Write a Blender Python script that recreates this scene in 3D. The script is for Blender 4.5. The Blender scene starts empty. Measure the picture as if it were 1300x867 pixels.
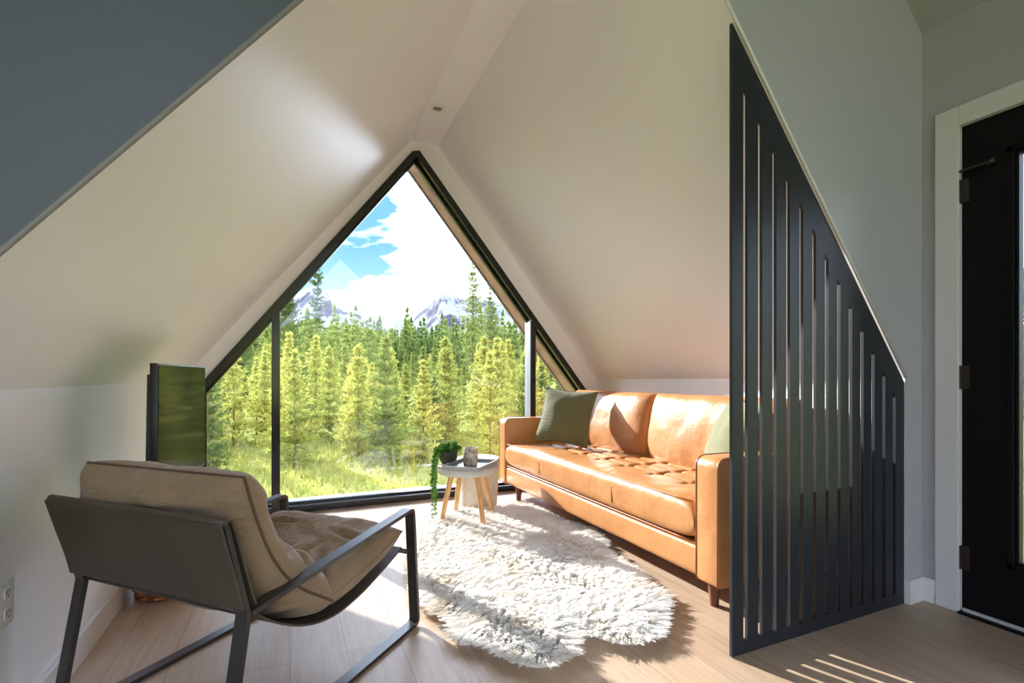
import bpy, bmesh, math, random
import numpy as np
from mathutils import Vector, Matrix, noise as mnoise

random.seed(7)
RNG = np.random.default_rng(7)
PI = math.pi
SC = bpy.context.scene
COL = SC.collection
R = math.radians

# ------------------------------------------------------------------ helpers
def tag(o, label=None, cat=None, group=None, kind=None):
    if label: o['label'] = label
    if cat: o['category'] = cat
    if group: o['group'] = group
    if kind: o['kind'] = kind
    return o

def link(o, parent=None):
    COL.objects.link(o)
    if parent: o.parent = parent
    return o

def empty(name, loc=(0, 0, 0), rz=0.0):
    o = bpy.data.objects.new(name, None)
    o.empty_display_size = 0.1
    o.location = loc
    o.rotation_euler = (0, 0, rz)
    return link(o)

def meshobj(name, V, F, m=None, parent=None, smooth=False):
    me = bpy.data.meshes.new(name)
    me.from_pydata([tuple(map(float, v)) for v in V], [], [tuple(f) for f in F])
    me.validate(clean_customdata=False)
    if smooth:
        me.polygons.foreach_set('use_smooth', [True] * len(me.polygons))
    if m: me.materials.append(m)
    return link(bpy.data.objects.new(name, me), parent)

def npmesh(name, V, F, m=None, smooth=False):
    """V (n,3), F (k,3|4) numpy -> mesh datablock, quickly"""
    me = bpy.data.meshes.new(name)
    k, c = F.shape
    me.vertices.add(len(V)); me.vertices.foreach_set('co', np.ascontiguousarray(V, dtype=np.float32).ravel())
    me.loops.add(k * c); me.loops.foreach_set('vertex_index', np.ascontiguousarray(F, dtype=np.int32).ravel())
    me.polygons.add(k)
    me.polygons.foreach_set('loop_start', np.arange(0, k * c, c, dtype=np.int32))
    me.update(calc_edges=True)
    if smooth: me.polygons.foreach_set('use_smooth', np.ones(k, dtype=bool))
    if m: me.materials.append(m)
    return me

class MB:
    """collects shapes that belong to ONE part"""
    def __init__(s): s.V = []; s.F = []
    def add(s, V, F):
        b = len(s.V); s.V += [tuple(v) for v in V]; s.F += [tuple(b + i for i in f) for f in F]; return s
    def bm(s, bm):
        bm.verts.index_update()
        s.add([v.co[:] for v in bm.verts], [[v.index for v in f.verts] for f in bm.faces]); bm.free(); return s
    def box(s, lo, hi, bev=0.0, seg=2, mat=None):
        bm = bmesh.new(); bmesh.ops.create_cube(bm, size=1)
        for v in bm.verts:
            v.co = Vector([(lo[i] + hi[i]) / 2 + v.co[i] * (hi[i] - lo[i]) for i in range(3)])
        if bev > 0:
            bmesh.ops.bevel(bm, geom=list(bm.edges), offset=bev, segments=seg, profile=0.5, affect='EDGES', clamp_overlap=True)
        if mat is not None: bm.transform(mat)
        return s.bm(bm)
    def prism(s, pts, axis, a, b, bev=0.0, seg=2):
        """polygon pts (2D) extruded along axis from a to b; 2D coords are the other two axes in x,y,z order"""
        bm = bmesh.new()
        def mk(p, t):
            if axis == 0: return (t, p[0], p[1])
            if axis == 1: return (p[0], t, p[1])
            return (p[0], p[1], t)
        A = [bm.verts.new(mk(p, a)) for p in pts]; B = [bm.verts.new(mk(p, b)) for p in pts]
        n = len(pts)
        bm.faces.new(A); bm.faces.new(B[::-1])
        for i in range(n):
            bm.faces.new((A[i], B[i], B[(i + 1) % n], A[(i + 1) % n]))
        bmesh.ops.recalc_face_normals(bm, faces=bm.faces)
        if bev > 0:
            bmesh.ops.bevel(bm, geom=list(bm.edges), offset=bev, segments=seg, profile=0.5, affect='EDGES', clamp_overlap=True)
        return s.bm(bm)
    def tube(s, pts, r, n=10, closed=False, r_end=None):
        pts = [Vector(p) for p in pts]; m = len(pts); rings = []
        up = None
        for i, p in enumerate(pts):
            if closed: t = (pts[(i + 1) % m] - pts[i - 1])
            else: t = pts[min(i + 1, m - 1)] - pts[max(i - 1, 0)]
            t.normalize()
            if up is None:
                up = t.orthogonal().normalized()
            up = (up - t * up.dot(t)).normalized(); sd = t.cross(up)
            rr = r if r_end is None else r + (r_end - r) * i / max(1, m - 1)
            rings.append([p + (up * math.cos(2 * PI * k / n) + sd * math.sin(2 * PI * k / n)) * rr for k in range(n)])
        V = [v for ring in rings for v in ring]; F = []
        last = m if closed else m - 1
        for i in range(last):
            j = (i + 1) % m
            for k in range(n):
                F.append((i * n + k, i * n + (k + 1) % n, j * n + (k + 1) % n, j * n + k))
        if not closed:
            F.append(tuple(range(n))[::-1]); F.append(tuple(range((m - 1) * n, m * n)))
        return s.add(V, F)
    def lathe(s, prof, n=40, c=(0, 0, 0), cap=True):
        V = []; F = []
        for (r, z) in prof:
            for k in range(n):
                V.append((c[0] + r * math.cos(2 * PI * k / n), c[1] + r * math.sin(2 * PI * k / n), c[2] + z))
        for i in range(len(prof) - 1):
            for k in range(n):
                F.append((i * n + k, i * n + (k + 1) % n, (i + 1) * n + (k + 1) % n, (i + 1) * n + k))
        if cap:
            F.append(tuple(range(n))[::-1]); F.append(tuple(range((len(prof) - 1) * n, len(prof) * n)))
        return s.add(V, F)
    def build(s, name, m=None, parent=None, smooth=False, angle=None):
        o = meshobj(name, s.V, s.F, m, parent, smooth or angle is not None)
        if angle is not None:
            o.data.set_sharp_from_angle(angle=R(angle))
        return o

def rounded_poly(pts, rads, seg=6):
    """round the corners of a 2D polygon"""
    out = []; n = len(pts)
    for i, p in enumerate(pts):
        r = rads[i] if isinstance(rads, (list, tuple)) else rads
        if r <= 0: out.append(p); continue
        p = Vector(p); a = (Vector(pts[i - 1]) - p).normalized(); b = (Vector(pts[(i + 1) % n]) - p).normalized()
        ang = a.angle(b); d = r / math.tan(ang / 2)
        s, e = p + a * d, p + b * d
        for k in range(seg + 1):
            t = k / seg
            out.append(tuple(((1 - t) ** 2) * s + 2 * t * (1 - t) * p + (t ** 2) * e))
    return out

def smooth_curve(pts, n):
    """Catmull-Rom through pts"""
    P = [Vector(p) for p in pts]; P = [P[0] * 2 - P[1]] + P + [P[-1] * 2 - P[-2]]
    m = len(P) - 3; out = []
    for i in range(n):
        t = i / (n - 1) * m; k = min(int(t), m - 1); f = t - k
        a, b, c, d = P[k:k + 4]
        out.append(0.5 * ((2 * b) + (c - a) * f + (2 * a - 5 * b + 4 * c - d) * f * f + (3 * b - a - 3 * c + d) * f ** 3))
    return out

def cushion(curve, W, T, a=6, b=0.4, wdir=(0, 1, 0), nu=40, nw=40, wrinkle=0.0, wscale=9.0, seed=0, pinch=0.0, extra=None, both=False):
    """A stuffed cushion following a centre curve (list of Vectors, in the plane across wdir).
    W half width, T half thickness.  Returns (V, F, seam points)."""
    wd = Vector(wdir).normalized(); C = smooth_curve(curve, nu) if len(curve) != nu else [Vector(p) for p in curve]
    us = np.sin(np.linspace(-1, 1, nu) * PI / 2); L = len(C)
    # resample at us
    seglen = [0.0]
    D = smooth_curve(curve, 200)
    for i in range(1, 200): seglen.append(seglen[-1] + (D[i] - D[i - 1]).length)
    tot = seglen[-1]
    def at(s):
        s = max(0, min(1, s)) * tot; k = int(np.searchsorted(seglen, s)); k = max(1, min(199, k))
        f = (s - seglen[k - 1]) / max(1e-9, seglen[k] - seglen[k - 1]); p = D[k - 1].lerp(D[k], f)
        t = (D[min(k + 1, 199)] - D[max(k - 2, 0)]).normalized()
        return p, t
    ws = np.sin(np.linspace(-1, 1, nw) * PI / 2)
    top = {}; bot = {}; V = []; F = []
    for i, u in enumerate(us):
        c, t = at((u + 1) / 2); nn = t.cross(wd).normalized()
        for j, w in enumerate(ws):
            k = max(0.0, (1 - abs(u) ** a) * (1 - abs(w) ** a)) ** b
            pull_w = 1 - pinch * (1 - u * u) * 1.0
            pull_u = pinch * (1 - w * w) * u * tot * 0.5
            p = c + wd * (w * W * pull_w) - t * pull_u
            q = Vector((p * wscale)) + Vector((seed * 3.1, seed * 1.7, seed))
            wr = wrinkle * (mnoise.noise(q) + 0.5 * mnoise.noise(q * 2.3)) * min(1, 3 * k)
            ex = extra(u, w) if extra else 0.0
            edge = i in (0, nu - 1) or j in (0, nw - 1)
            V.append(p + nn * (T * k + wr + ex)); top[i, j] = len(V) - 1
            if edge: bot[i, j] = top[i, j]
            else:
                V.append(p - nn * (T * k + wr * (0.4 if not both else -1.0) + (0.8 * (extra(-u, w) if u < 0.2 else extra(u, -w)) if both else 0.0))); bot[i, j] = len(V) - 1
    for i in range(nu - 1):
        for j in range(nw - 1):
            F.append((top[i, j], top[i, j + 1], top[i + 1, j + 1], top[i + 1, j]))
            F.append((bot[i, j], bot[i + 1, j], bot[i + 1, j + 1], bot[i, j + 1]))
    seam = [V[top[0, j]] for j in range(nw)] + [V[top[i, nw - 1]] for i in range(1, nu)] + \
           [V[top[nu - 1, j]] for j in range(nw - 2, -1, -1)] + [V[top[i, 0]] for i in range(nu - 2, 0, -1)]
    return V, F, seam

# ------------------------------------------------------------------ materials
def newmat(name):
    m = bpy.data.materials.new(name); m.use_nodes = True
    nt = m.node_tree; b = nt.nodes['Principled BSDF']
    return m, nt, b

def N(nt, typ, **kw):
    n = nt.nodes.new(typ)
    for k, v in kw.items():
        if k in n.inputs: n.inputs[k].default_value = v
        else: setattr(n, k, v)
    return n

def mixrgb(nt, fac, c1, c2, blend='MIX'):
    n = nt.nodes.new('ShaderNodeMix'); n.data_type = 'RGBA'; n.blend_type = blend
    for sock, val in ((0, fac), (6, c1), (7, c2)):
        if hasattr(val, 'is_linked'): nt.links.new(val, n.inputs[sock])
        elif sock == 0: n.inputs[0].default_value = val
        else: n.inputs[sock].default_value = (*val, 1) if len(val) == 3 else val
    return n.outputs[2]

def ramp(nt, fac, stops):
    n = nt.nodes.new('ShaderNodeValToRGB'); nt.links.new(fac, n.inputs[0])
    els = n.color_ramp.elements
    while len(els) < len(stops): els.new(0.5)
    for e, (p, c) in zip(els, stops):
        e.position = p; e.color = (*c, 1) if len(c) == 3 else c
    return n.outputs[0]

def simple(name, col, rough=0.5, var=0.08, nscale=6.0, bump=0.0, bscale=60.0, metallic=0.0, spec=0.5, sheen=0.0, coat=0.0):
    m, nt, b = newmat(name); L = nt.links.new
    tc = nt.nodes.new('ShaderNodeTexCoord')
    nz = N(nt, 'ShaderNodeTexNoise', Scale=nscale, Detail=4.0); L(tc.outputs['Object'], nz.inputs['Vector'])
    lo = tuple(max(0, c * (1 - var)) for c in col); hi = tuple(min(1, c * (1 + var)) for c in col)
    L(ramp(nt, nz.outputs[0], [(0.3, lo), (0.7, hi)]), b.inputs['Base Color'])
    b.inputs['Roughness'].default_value = rough; b.inputs['Metallic'].default_value = metallic
    b.inputs['Specular IOR Level'].default_value = spec
    if sheen: b.inputs['Sheen Weight'].default_value = sheen
    if coat: b.inputs['Coat Weight'].default_value = coat
    if bump:
        n2 = N(nt, 'ShaderNodeTexNoise', Scale=bscale, Detail=3.0); L(tc.outputs['Object'], n2.inputs['Vector'])
        bp = N(nt, 'ShaderNodeBump', Strength=bump, Distance=0.004); L(n2.outputs[0], bp.inputs['Height']); L(bp.outputs[0], b.inputs['Normal'])
    return m

M = {}
M['wall'] = simple('wall_paint', (0.865, 0.88, 0.92), 0.38, 0.01, 2, 0.06, 220)
M['walldim'] = simple('wall_paint_shaded', (0.43, 0.425, 0.445), 0.45, 0.01, 2, 0.06, 220)  # wall paint darkened: the main room's shade is put into the colour
M['wallshade'] = simple('wall_paint_blue_shade', (0.075, 0.083, 0.096), 0.45, 0.01, 2, 0.06, 220)  # left opening wall, its deeper bluish shade painted into the colour
M['trimw'] = simple('trim_paint', (0.70, 0.69, 0.68), 0.4, 0.01)
M['trimdark'] = simple('dark_olive_bead', (0.25, 0.235, 0.21), 0.5)  # grey-olive bead, darker than the other trim
M['alu'] = simple('sky_pale_aluminium', (0.20, 0.23, 0.255), 0.4, 0.03)  # sill metal; its pale tone also paints sky light on a mullion
M['black'] = simple('black_aluminium', (0.012, 0.012, 0.013), 0.2, 0.1)
M['screenblack'] = simple('black_powder_coat', (0.015, 0.018, 0.023), 0.42, 0.1, 8, 0.05, 300, spec=0.4)
M['doorblack'] = simple('black_door_paint', (0.0025, 0.0025, 0.0027), 0.5, 0.1, spec=0.2)
M['chairmetal'] = simple('bronze_black_steel', (0.03, 0.026, 0.024), 0.36, 0.2, 20)
M['tvplastic'] = simple('black_plastic', (0.008, 0.008, 0.009), 0.45)
M['canvas'] = simple('khaki_canvas', (0.265, 0.178, 0.098), 0.8, 0.12, 5, 0.35, 260, sheen=0.15)
def crease(m, scale, strength, dist):
    nt = m.node_tree; b = nt.nodes['Principled BSDF']; L = nt.links.new
    tc = nt.nodes.new('ShaderNodeTexCoord'); mp = N(nt, 'ShaderNodeMapping', Scale=(1.0, 1.6, 2.2)); L(tc.outputs['Object'], mp.inputs[0])
    nz = N(nt, 'ShaderNodeTexNoise', Scale=scale, Detail=3.0, Distortion=0.8); L(mp.outputs[0], nz.inputs['Vector'])
    bp = N(nt, 'ShaderNodeBump', Strength=strength, Distance=dist); L(nz.outputs[0], bp.inputs['Height'])
    old = b.inputs['Normal'].links[0].from_node; L(bp.outputs[0], old.inputs['Normal'])
crease(M['canvas'], 6.0, 0.55, 0.05)
M['seamdark'] = simple('dark_seam', (0.10, 0.066, 0.036), 0.8)
M['hideback'] = simple('dark_brown_leather', (0.066, 0.049, 0.032), 0.55, 0.15, 7, 0.2, 200)
M['concrete'] = simple('pale_concrete', (0.60, 0.545, 0.455), 0.8, 0.12, 12, 0.3, 90)
M['greytop'] = simple('grey_concrete_top', (0.50, 0.485, 0.455), 0.75, 0.1, 14, 0.2, 120)
M['trayrim'] = simple('grey_tray_rim', (0.30, 0.305, 0.31), 0.5, 0.1, 20)
M['slate'] = simple('slate_tray', (0.17, 0.19, 0.21), 0.35, 0.1, 20)
M['brownleg'] = simple('walnut_leg', (0.14, 0.045, 0.02), 0.45, 0.2, 12)
M['plate'] = simple('white_plastic', (0.82, 0.82, 0.82), 0.4, 0.01)
M['slot'] = simple('dark_socket', (0.03, 0.03, 0.03), 0.6)
M['potdark'] = simple('dark_glazed_pot', (0.05, 0.048, 0.04), 0.5, 0.3, 20)
M['soil'] = simple('potting_soil', (0.03, 0.02, 0.012), 0.95, 0.4, 50)
M['hinge'] = simple('bronze_hinge', (0.03, 0.018, 0.012), 0.45)
M['weather'] = simple('weatherstrip', (0.55, 0.55, 0.52), 0.5)
M['bark'] = simple('bark', (0.17, 0.115, 0.08), 0.9, 0.3, 4)
M['chrome'] = simple('brushed_steel', (0.6, 0.6, 0.6), 0.3, 0.05, metallic=1.0)
M['gravel'] = simple('pale_gravel', (0.36, 0.34, 0.25), 0.95, 0.25, 8)
M['hide'] = simple('sheepskin_hide', (0.75, 0.70, 0.60), 0.9, 0.1, 10)

def wood(name, c1, c2, rough, axis_scale, ring=9.0):
    m, nt, b = newmat(name); L = nt.links.new
    tc = nt.nodes.new('ShaderNodeTexCoord'); mp = N(nt, 'ShaderNodeMapping', Scale=axis_scale)
    L(tc.outputs['Object'], mp.inputs[0])
    nz = N(nt, 'ShaderNodeTexNoise', Scale=ring, Detail=6.0, Distortion=0.6); L(mp.outputs[0], nz.inputs['Vector'])
    L(ramp(nt, nz.outputs[0], [(0.3, c1), (0.7, c2)]), b.inputs['Base Color'])
    b.inputs['Roughness'].default_value = rough
    bp = N(nt, 'ShaderNodeBump', Strength=0.08, Distance=0.003); L(nz.outputs[0], bp.inputs['Height']); L(bp.outputs[0], b.inputs['Normal'])
    return m
M['oakleg'] = wood('honey_oak', (0.50, 0.25, 0.085), (0.66, 0.37, 0.14), 0.45, (1, 1, 0.12), 40)
M['soffit'] = wood('brown_soffit_boards', (0.24, 0.11, 0.07), (0.42, 0.225, 0.15), 0.6, (1, 1, 1), 6)
M['fascia'] = wood('grey_fascia', (0.16, 0.13, 0.12), (0.25, 0.21, 0.19), 0.6, (1, 1, 1), 6)

def floor_mat():
    m, nt, b = newmat('oak_planks'); L = nt.links.new
    tc = nt.nodes.new('ShaderNodeTexCoord')
    mp = N(nt, 'ShaderNodeMapping', Rotation=(0, 0, PI / 2)); L(tc.outputs['Object'], mp.inputs[0])
    br = N(nt, 'ShaderNodeTexBrick', Scale=1.0)
    br.inputs['Brick Width'].default_value = 1.9; br.inputs['Row Height'].default_value = 0.19
    br.inputs['Mortar Size'].default_value = 0.0015; br.inputs['Mortar Smooth'].default_value = 0.1; br.inputs['Bias'].default_value = 0.0
    br.inputs['Color1'].default_value = (0, 0, 0, 1); br.inputs['Color2'].default_value = (1, 1, 1, 1); br.inputs['Mortar'].default_value = (0.5, 0.5, 0.5, 1)
    br.offset = 0.37
    L(mp.outputs[0], br.inputs['Vector'])
    base = ramp(nt, br.outputs['Color'], [(0.0, (0.45, 0.325, 0.225)), (0.5, (0.505, 0.375, 0.265)), (1.0, (0.55, 0.415, 0.30))])
    mp2 = N(nt, 'ShaderNodeMapping', Scale=(14, 0.9, 1)); L(tc.outputs['Object'], mp2.inputs[0])
    nz = N(nt, 'ShaderNodeTexNoise', Scale=3.0, Detail=8.0, Distortion=1.2); L(mp2.outputs[0], nz.inputs['Vector'])
    g = ramp(nt, nz.outputs[0], [(0.25, (0.80, 0.76, 0.72)), (0.6, (1, 1, 1))])
    c = mixrgb(nt, 1.0, base, g, 'MULTIPLY')
    vr = N(nt, 'ShaderNodeTexVoronoi', Scale=1.7); L(tc.outputs['Object'], vr.inputs['Vector'])
    kn = ramp(nt, vr.outputs['Distance'], [(0.0, (1, 1, 1)), (0.045, (0, 0, 0))])
    c = mixrgb(nt, kn, c, (0.20, 0.11, 0.06))
    c = mixrgb(nt, br.outputs['Fac'], c, (0.30, 0.21, 0.14))
    L(c, b.inputs['Base Color']); b.inputs['Roughness'].default_value = 0.42
    bp = N(nt, 'ShaderNodeBump', Strength=0.15, Distance=0.002); L(nz.outputs[0], bp.inputs['Height']); L(bp.outputs[0], b.inputs['Normal'])
    return m
M['floor'] = floor_mat()

def leather_mat():
    m, nt, b = newmat('cognac_leather'); L = nt.links.new
    tc = nt.nodes.new('ShaderNodeTexCoord')
    nz = N(nt, 'ShaderNodeTexNoise', Scale=5.0, Detail=5.0); L(tc.outputs['Object'], nz.inputs['Vector'])
    L(ramp(nt, nz.outputs[0], [(0.3, (0.45, 0.198, 0.070)), (0.7, (0.54, 0.255, 0.095))]), b.inputs['Base Color'])
    b.inputs['Roughness'].default_value = 0.36
    vr = N(nt, 'ShaderNodeTexVoronoi', Scale=260.0); L(tc.outputs['Object'], vr.inputs['Vector'])
    n2 = N(nt, 'ShaderNodeTexNoise', Scale=14.0, Detail=4.0); L(tc.outputs['Object'], n2.inputs['Vector'])
    b1 = N(nt, 'ShaderNodeBump', Strength=0.10, Distance=0.002); L(vr.outputs['Distance'], b1.inputs['Height'])
    b2 = N(nt, 'ShaderNodeBump', Strength=0.22, Distance=0.02); L(n2.outputs[0], b2.inputs['Height']); L(b1.outputs[0], b2.inputs['Normal'])
    L(b2.outputs[0], b.inputs['Normal'])
    return m
M['leather'] = leather_mat()
M['leatherpipe'] = simple('dark_cognac_piping', (0.33, 0.12, 0.035), 0.4)

def knit_mat():
    m, nt, b = newmat('olive_knit'); L = nt.links.new
    tc = nt.nodes.new('ShaderNodeTexCoord')
    wv = N(nt, 'ShaderNodeTexWave', Scale=38.0, Distortion=0.4); wv.bands_direction = 'Z'
    L(tc.outputs['Object'], wv.inputs['Vector'])
    L(ramp(nt, wv.outputs[0], [(0.0, (0.11, 0.115, 0.05)), (1.0, (0.215, 0.22, 0.105))]), b.inputs['Base Color'])
    b.inputs['Roughness'].default_value = 0.9; b.inputs['Sheen Weight'].default_value = 0.2
    bp = N(nt, 'ShaderNodeBump', Strength=0.5, Distance=0.006); L(wv.outputs[0], bp.inputs['Height']); L(bp.outputs[0], b.inputs['Normal'])
    return m
M['knit'] = knit_mat()

def mug_mat():
    m, nt, b = newmat('stoneware_glaze'); L = nt.links.new
    tc = nt.nodes.new('ShaderNodeTexCoord')
    nz = N(nt, 'ShaderNodeTexNoise', Scale=26.0, Detail=6.0); L(tc.outputs['Object'], nz.inputs['Vector'])
    L(ramp(nt, nz.outputs[0], [(0.35, (0.20, 0.16, 0.11)), (0.5, (0.42, 0.38, 0.30)), (0.65, (0.55, 0.52, 0.44))]), b.inputs['Base Color'])
    b.inputs['Roughness'].default_value = 0.5
    return m
M['mug'] = mug_mat()

def wicker_mat():
    m, nt, b = newmat('rust_wicker'); L = nt.links.new
    tc = nt.nodes.new('ShaderNodeTexCoord')
    nz = N(nt, 'ShaderNodeTexNoise', Scale=30.0, Detail=3.0); L(tc.outputs['Object'], nz.inputs['Vector'])
    L(ramp(nt, nz.outputs[0], [(0.35, (0.16, 0.055, 0.02)), (0.65, (0.50, 0.20, 0.07))]), b.inputs['Base Color'])
    b.inputs['Roughness'].default_value = 0.7
    return m
M['wicker'] = wicker_mat()

def glass_mat(name, tint=(1, 1, 1), ior=1.5):
    m = bpy.data.materials.new(name); m.use_nodes = True; nt = m.node_tree; nt.nodes.clear(); L = nt.links.new
    out = nt.nodes.new('ShaderNodeOutputMaterial'); mx = nt.nodes.new('ShaderNodeMixShader')
    tr = N(nt, 'ShaderNodeBsdfTransparent', Color=(*tint, 1)); gl = N(nt, 'ShaderNodeBsdfGlossy', Roughness=0.0)
    fr = N(nt, 'ShaderNodeFresnel', IOR=ior)
    L(fr.outputs[0], mx.inputs[0]); L(tr.outputs[0], mx.inputs[1]); L(gl.outputs[0], mx.inputs[2]); L(mx.outputs[0], out.inputs[0])
    return m
M['glass'] = glass_mat('window_glass', (0.985, 0.99, 0.985), 1.55)

def screen_mat():
    m, nt, b = newmat('tv_screen')
    b.inputs['Base Color'].default_value = (0.004, 0.004, 0.005, 1); b.inputs['Roughness'].default_value = 0.03
    b.inputs['Specular IOR Level'].default_value = 0.09
    tc = nt.nodes.new('ShaderNodeTexCoord'); nz = N(nt, 'ShaderNodeTexNoise', Scale=2.0); nt.links.new(tc.outputs['Object'], nz.inputs['Vector'])
    r = ramp(nt, nz.outputs[0], [(0, (0.06, 0.06, 0.06)), (1, (0.08, 0.08, 0.08))]); nt.links.new(r, b.inputs['Roughness'])
    return m
M['screen'] = screen_mat()

def leaf_mat(name, stops, trans=0.5, var_noise=0.0):
    m = bpy.data.materials.new(name); m.use_nodes = True; nt = m.node_tree; nt.nodes.clear(); L = nt.links.new
    out = nt.nodes.new('ShaderNodeOutputMaterial'); mx = nt.nodes.new('ShaderNodeMixShader'); mx.inputs[0].default_value = trans
    oi = nt.nodes.new('ShaderNodeObjectInfo')
    fac = oi.outputs['Random']
    if var_noise:
        tc = nt.nodes.new('ShaderNodeTexCoord'); nz = N(nt, 'ShaderNodeTexNoise', Scale=var_noise, Detail=3.0)
        L(tc.outputs['Object'], nz.inputs['Vector']); fac = nz.outputs[0]
    c = ramp(nt, fac, stops)
    d = nt.nodes.new('ShaderNodeBsdfDiffuse'); t = nt.nodes.new('ShaderNodeBsdfTranslucent')
    L(c, d.inputs[0]); L(c, t.inputs[0]); L(d.outputs[0], mx.inputs[1]); L(t.outputs[0], mx.inputs[2]); L(mx.outputs[0], out.inputs[0])
    return m
M['needle_y'] = leaf_mat('yellow_green_needles', [(0, (0.29, 0.31, 0.075)), (0.5, (0.39, 0.395, 0.095)), (1, (0.48, 0.45, 0.115))], 0.5)
M['needle_g'] = leaf_mat('green_needles', [(0, (0.15, 0.195, 0.065)), (0.5, (0.22, 0.26, 0.075)), (1, (0.30, 0.32, 0.085))], 0.45)
M['needle_d'] = leaf_mat('dark_needles', [(0, (0.06, 0.10, 0.03)), (1, (0.10, 0.15, 0.04))], 0.3)
M['needle_far'] = leaf_mat('distant_needles', [(0.3, (0.12, 0.19, 0.06)), (0.7, (0.25, 0.30, 0.08))], 0.4, 0.05)
M['grass'] = leaf_mat('meadow_grass', [(0.3, (0.27, 0.285, 0.065)), (0.55, (0.355, 0.36, 0.09)), (0.75, (0.40, 0.39, 0.13))], 0.5, 0.35)
M['leaf'] = leaf_mat('trailing_leaves', [(0, (0.06, 0.15, 0.03)), (1, (0.12, 0.25, 0.05))], 0.25, 30)

def ground_mat():
    m, nt, b = newmat('meadow_ground'); L = nt.links.new
    tc = nt.nodes.new('ShaderNodeTexCoord')
    nz = N(nt, 'ShaderNodeTexNoise', Scale=0.25, Detail=8.0); L(tc.outputs['Object'], nz.inputs['Vector'])
    L(ramp(nt, nz.outputs[0], [(0.3, (0.19, 0.215, 0.06)), (0.5, (0.27, 0.29, 0.08)), (0.7, (0.34, 0.33, 0.12))]), b.inputs['Base Color'])
    b.inputs['Roughness'].default_value = 1.0; b.inputs['Specular IOR Level'].default_value = 0.0
    return m
M['ground'] = ground_mat()

def mountain_mat():
    m, nt, b = newmat('snowy_rock'); L = nt.links.new
    ge = nt.nodes.new('ShaderNodeNewGeometry'); sp = nt.nodes.new('ShaderNodeSeparateXYZ'); L(ge.outputs['Normal'], sp.inputs[0])
    tc = nt.nodes.new('ShaderNodeTexCoord')
    mp = N(nt, 'ShaderNodeMapping', Scale=(0.018, 0.018, 0.006)); L(tc.outputs['Object'], mp.inputs[0])
    nz = N(nt, 'ShaderNodeTexNoise', Scale=1.0, Detail=9.0, Roughness=0.68); L(mp.outputs[0], nz.inputs['Vector'])
    a = N(nt, 'ShaderNodeMath', operation='MULTIPLY_ADD'); L(nz.outputs[0], a.inputs[0]); a.inputs[1].default_value = 1.9; L(sp.outputs[2], a.inputs[2])
    s = ramp(nt, a.outputs[0], [(0.0, (0, 0, 0)), (0.001, (0, 0, 0)), (1, (1, 1, 1))])
    mr = N(nt, 'ShaderNodeMapRange'); L(a.outputs[0], mr.inputs[0]); mr.inputs[1].default_value = 1.56; mr.inputs[2].default_value = 1.74
    n2 = N(nt, 'ShaderNodeTexNoise', Scale=0.05, Detail=6.0); L(tc.outputs['Object'], n2.inputs['Vector'])
    rock = ramp(nt, n2.outputs[0], [(0.3, (0.042, 0.042, 0.066)), (0.7, (0.072, 0.066, 0.09))])
    L(mixrgb(nt, mr.outputs[0], rock, (0.22, 0.23, 0.26)), b.inputs['Base Color']); b.inputs['Roughness'].default_value = 0.95
    b.inputs['Specular IOR Level'].default_value = 0.1
    return m
M['mountain'] = mountain_mat()

def fur_mat():
    m, nt, b = newmat('white_fleece'); L = nt.links.new
    tc = nt.nodes.new('ShaderNodeTexCoord'); nz = N(nt, 'ShaderNodeTexNoise', Scale=7.0, Detail=3.0); L(tc.outputs['Object'], nz.inputs['Vector'])
    L(ramp(nt, nz.outputs[0], [(0.3, (0.88, 0.82, 0.72)), (0.5, (0.95, 0.93, 0.89)), (1, (0.97, 0.96, 0.94))]), b.inputs['Base Color'])
    b.inputs['Roughness'].default_value = 0.7; b.inputs['Specular IOR Level'].default_value = 0.2
    return m
M['fur'] = fur_mat()

# ------------------------------------------------------------------ room shell
def grid_quad(name, a, b, c, d, m, n=8, thick=None):
    """bilinear quad a-b-c-d"""
    a, b, c, d = map(Vector, (a, b, c, d)); V = []; F = []
    for i in range(n + 1):
        for j in range(n + 1):
            s, t = i / n, j / n
            V.append((a * (1 - s) + b * s) * (1 - t) + (d * (1 - s) + c * s) * t)
    for i in range(n):
        for j in range(n):
            F.append((i * (n + 1) + j, (i + 1) * (n + 1) + j, (i + 1) * (n + 1) + j + 1, i * (n + 1) + j + 1))
    return tag(meshobj(name, V, F, m, smooth=True), kind='structure')

def wallY(X):                                   # plane of the opening wall
    t = min(1, max(0, (X - 0.788) / 0.232)); return (1.205 + 0.034 * X) * (1 - t) + 1.29 * t
WY = 4.0                                        # plane of the gable window
# front outline of the nook (on the opening wall)
FK = (-0.68, wallY(-0.68)); F_LK = (-0.68, wallY(-0.68), 0.966); F_L = (0.788, wallY(0.788), 2.80); F_R = (1.02, wallY(1.02), 2.80)
F_RK = (2.476, wallY(2.476), 0.997)
B_LK = (-0.68, WY, 0.975); B_L = (0.896, WY, 2.917); B_R = (1.119, WY, 2.917); B_RK = (2.66, WY, 0.985)

fl = MB().box((-3.6, -4.2, -0.12), (2.75, WY + 0.12, 0.0)).build('floor', M['floor']); tag(fl, kind='structure')
grid_quad('wall_left', (-0.68, wallY(-0.68), 0), F_LK, B_LK, (-0.68, WY, 0), M['wall'])
grid_quad('wall_right', (2.476, wallY(2.476), 0), (2.66, WY, 0), B_RK, F_RK, M['wall'])
grid_quad('ceiling_left', F_LK, F_L, B_L, B_LK, M['wall'])
grid_quad('ceiling_top', F_L, F_R, B_R, B_L, M['wall'])
grid_quad('ceiling_right', F_R, F_RK, B_RK, B_R, M['wall'])

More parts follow.
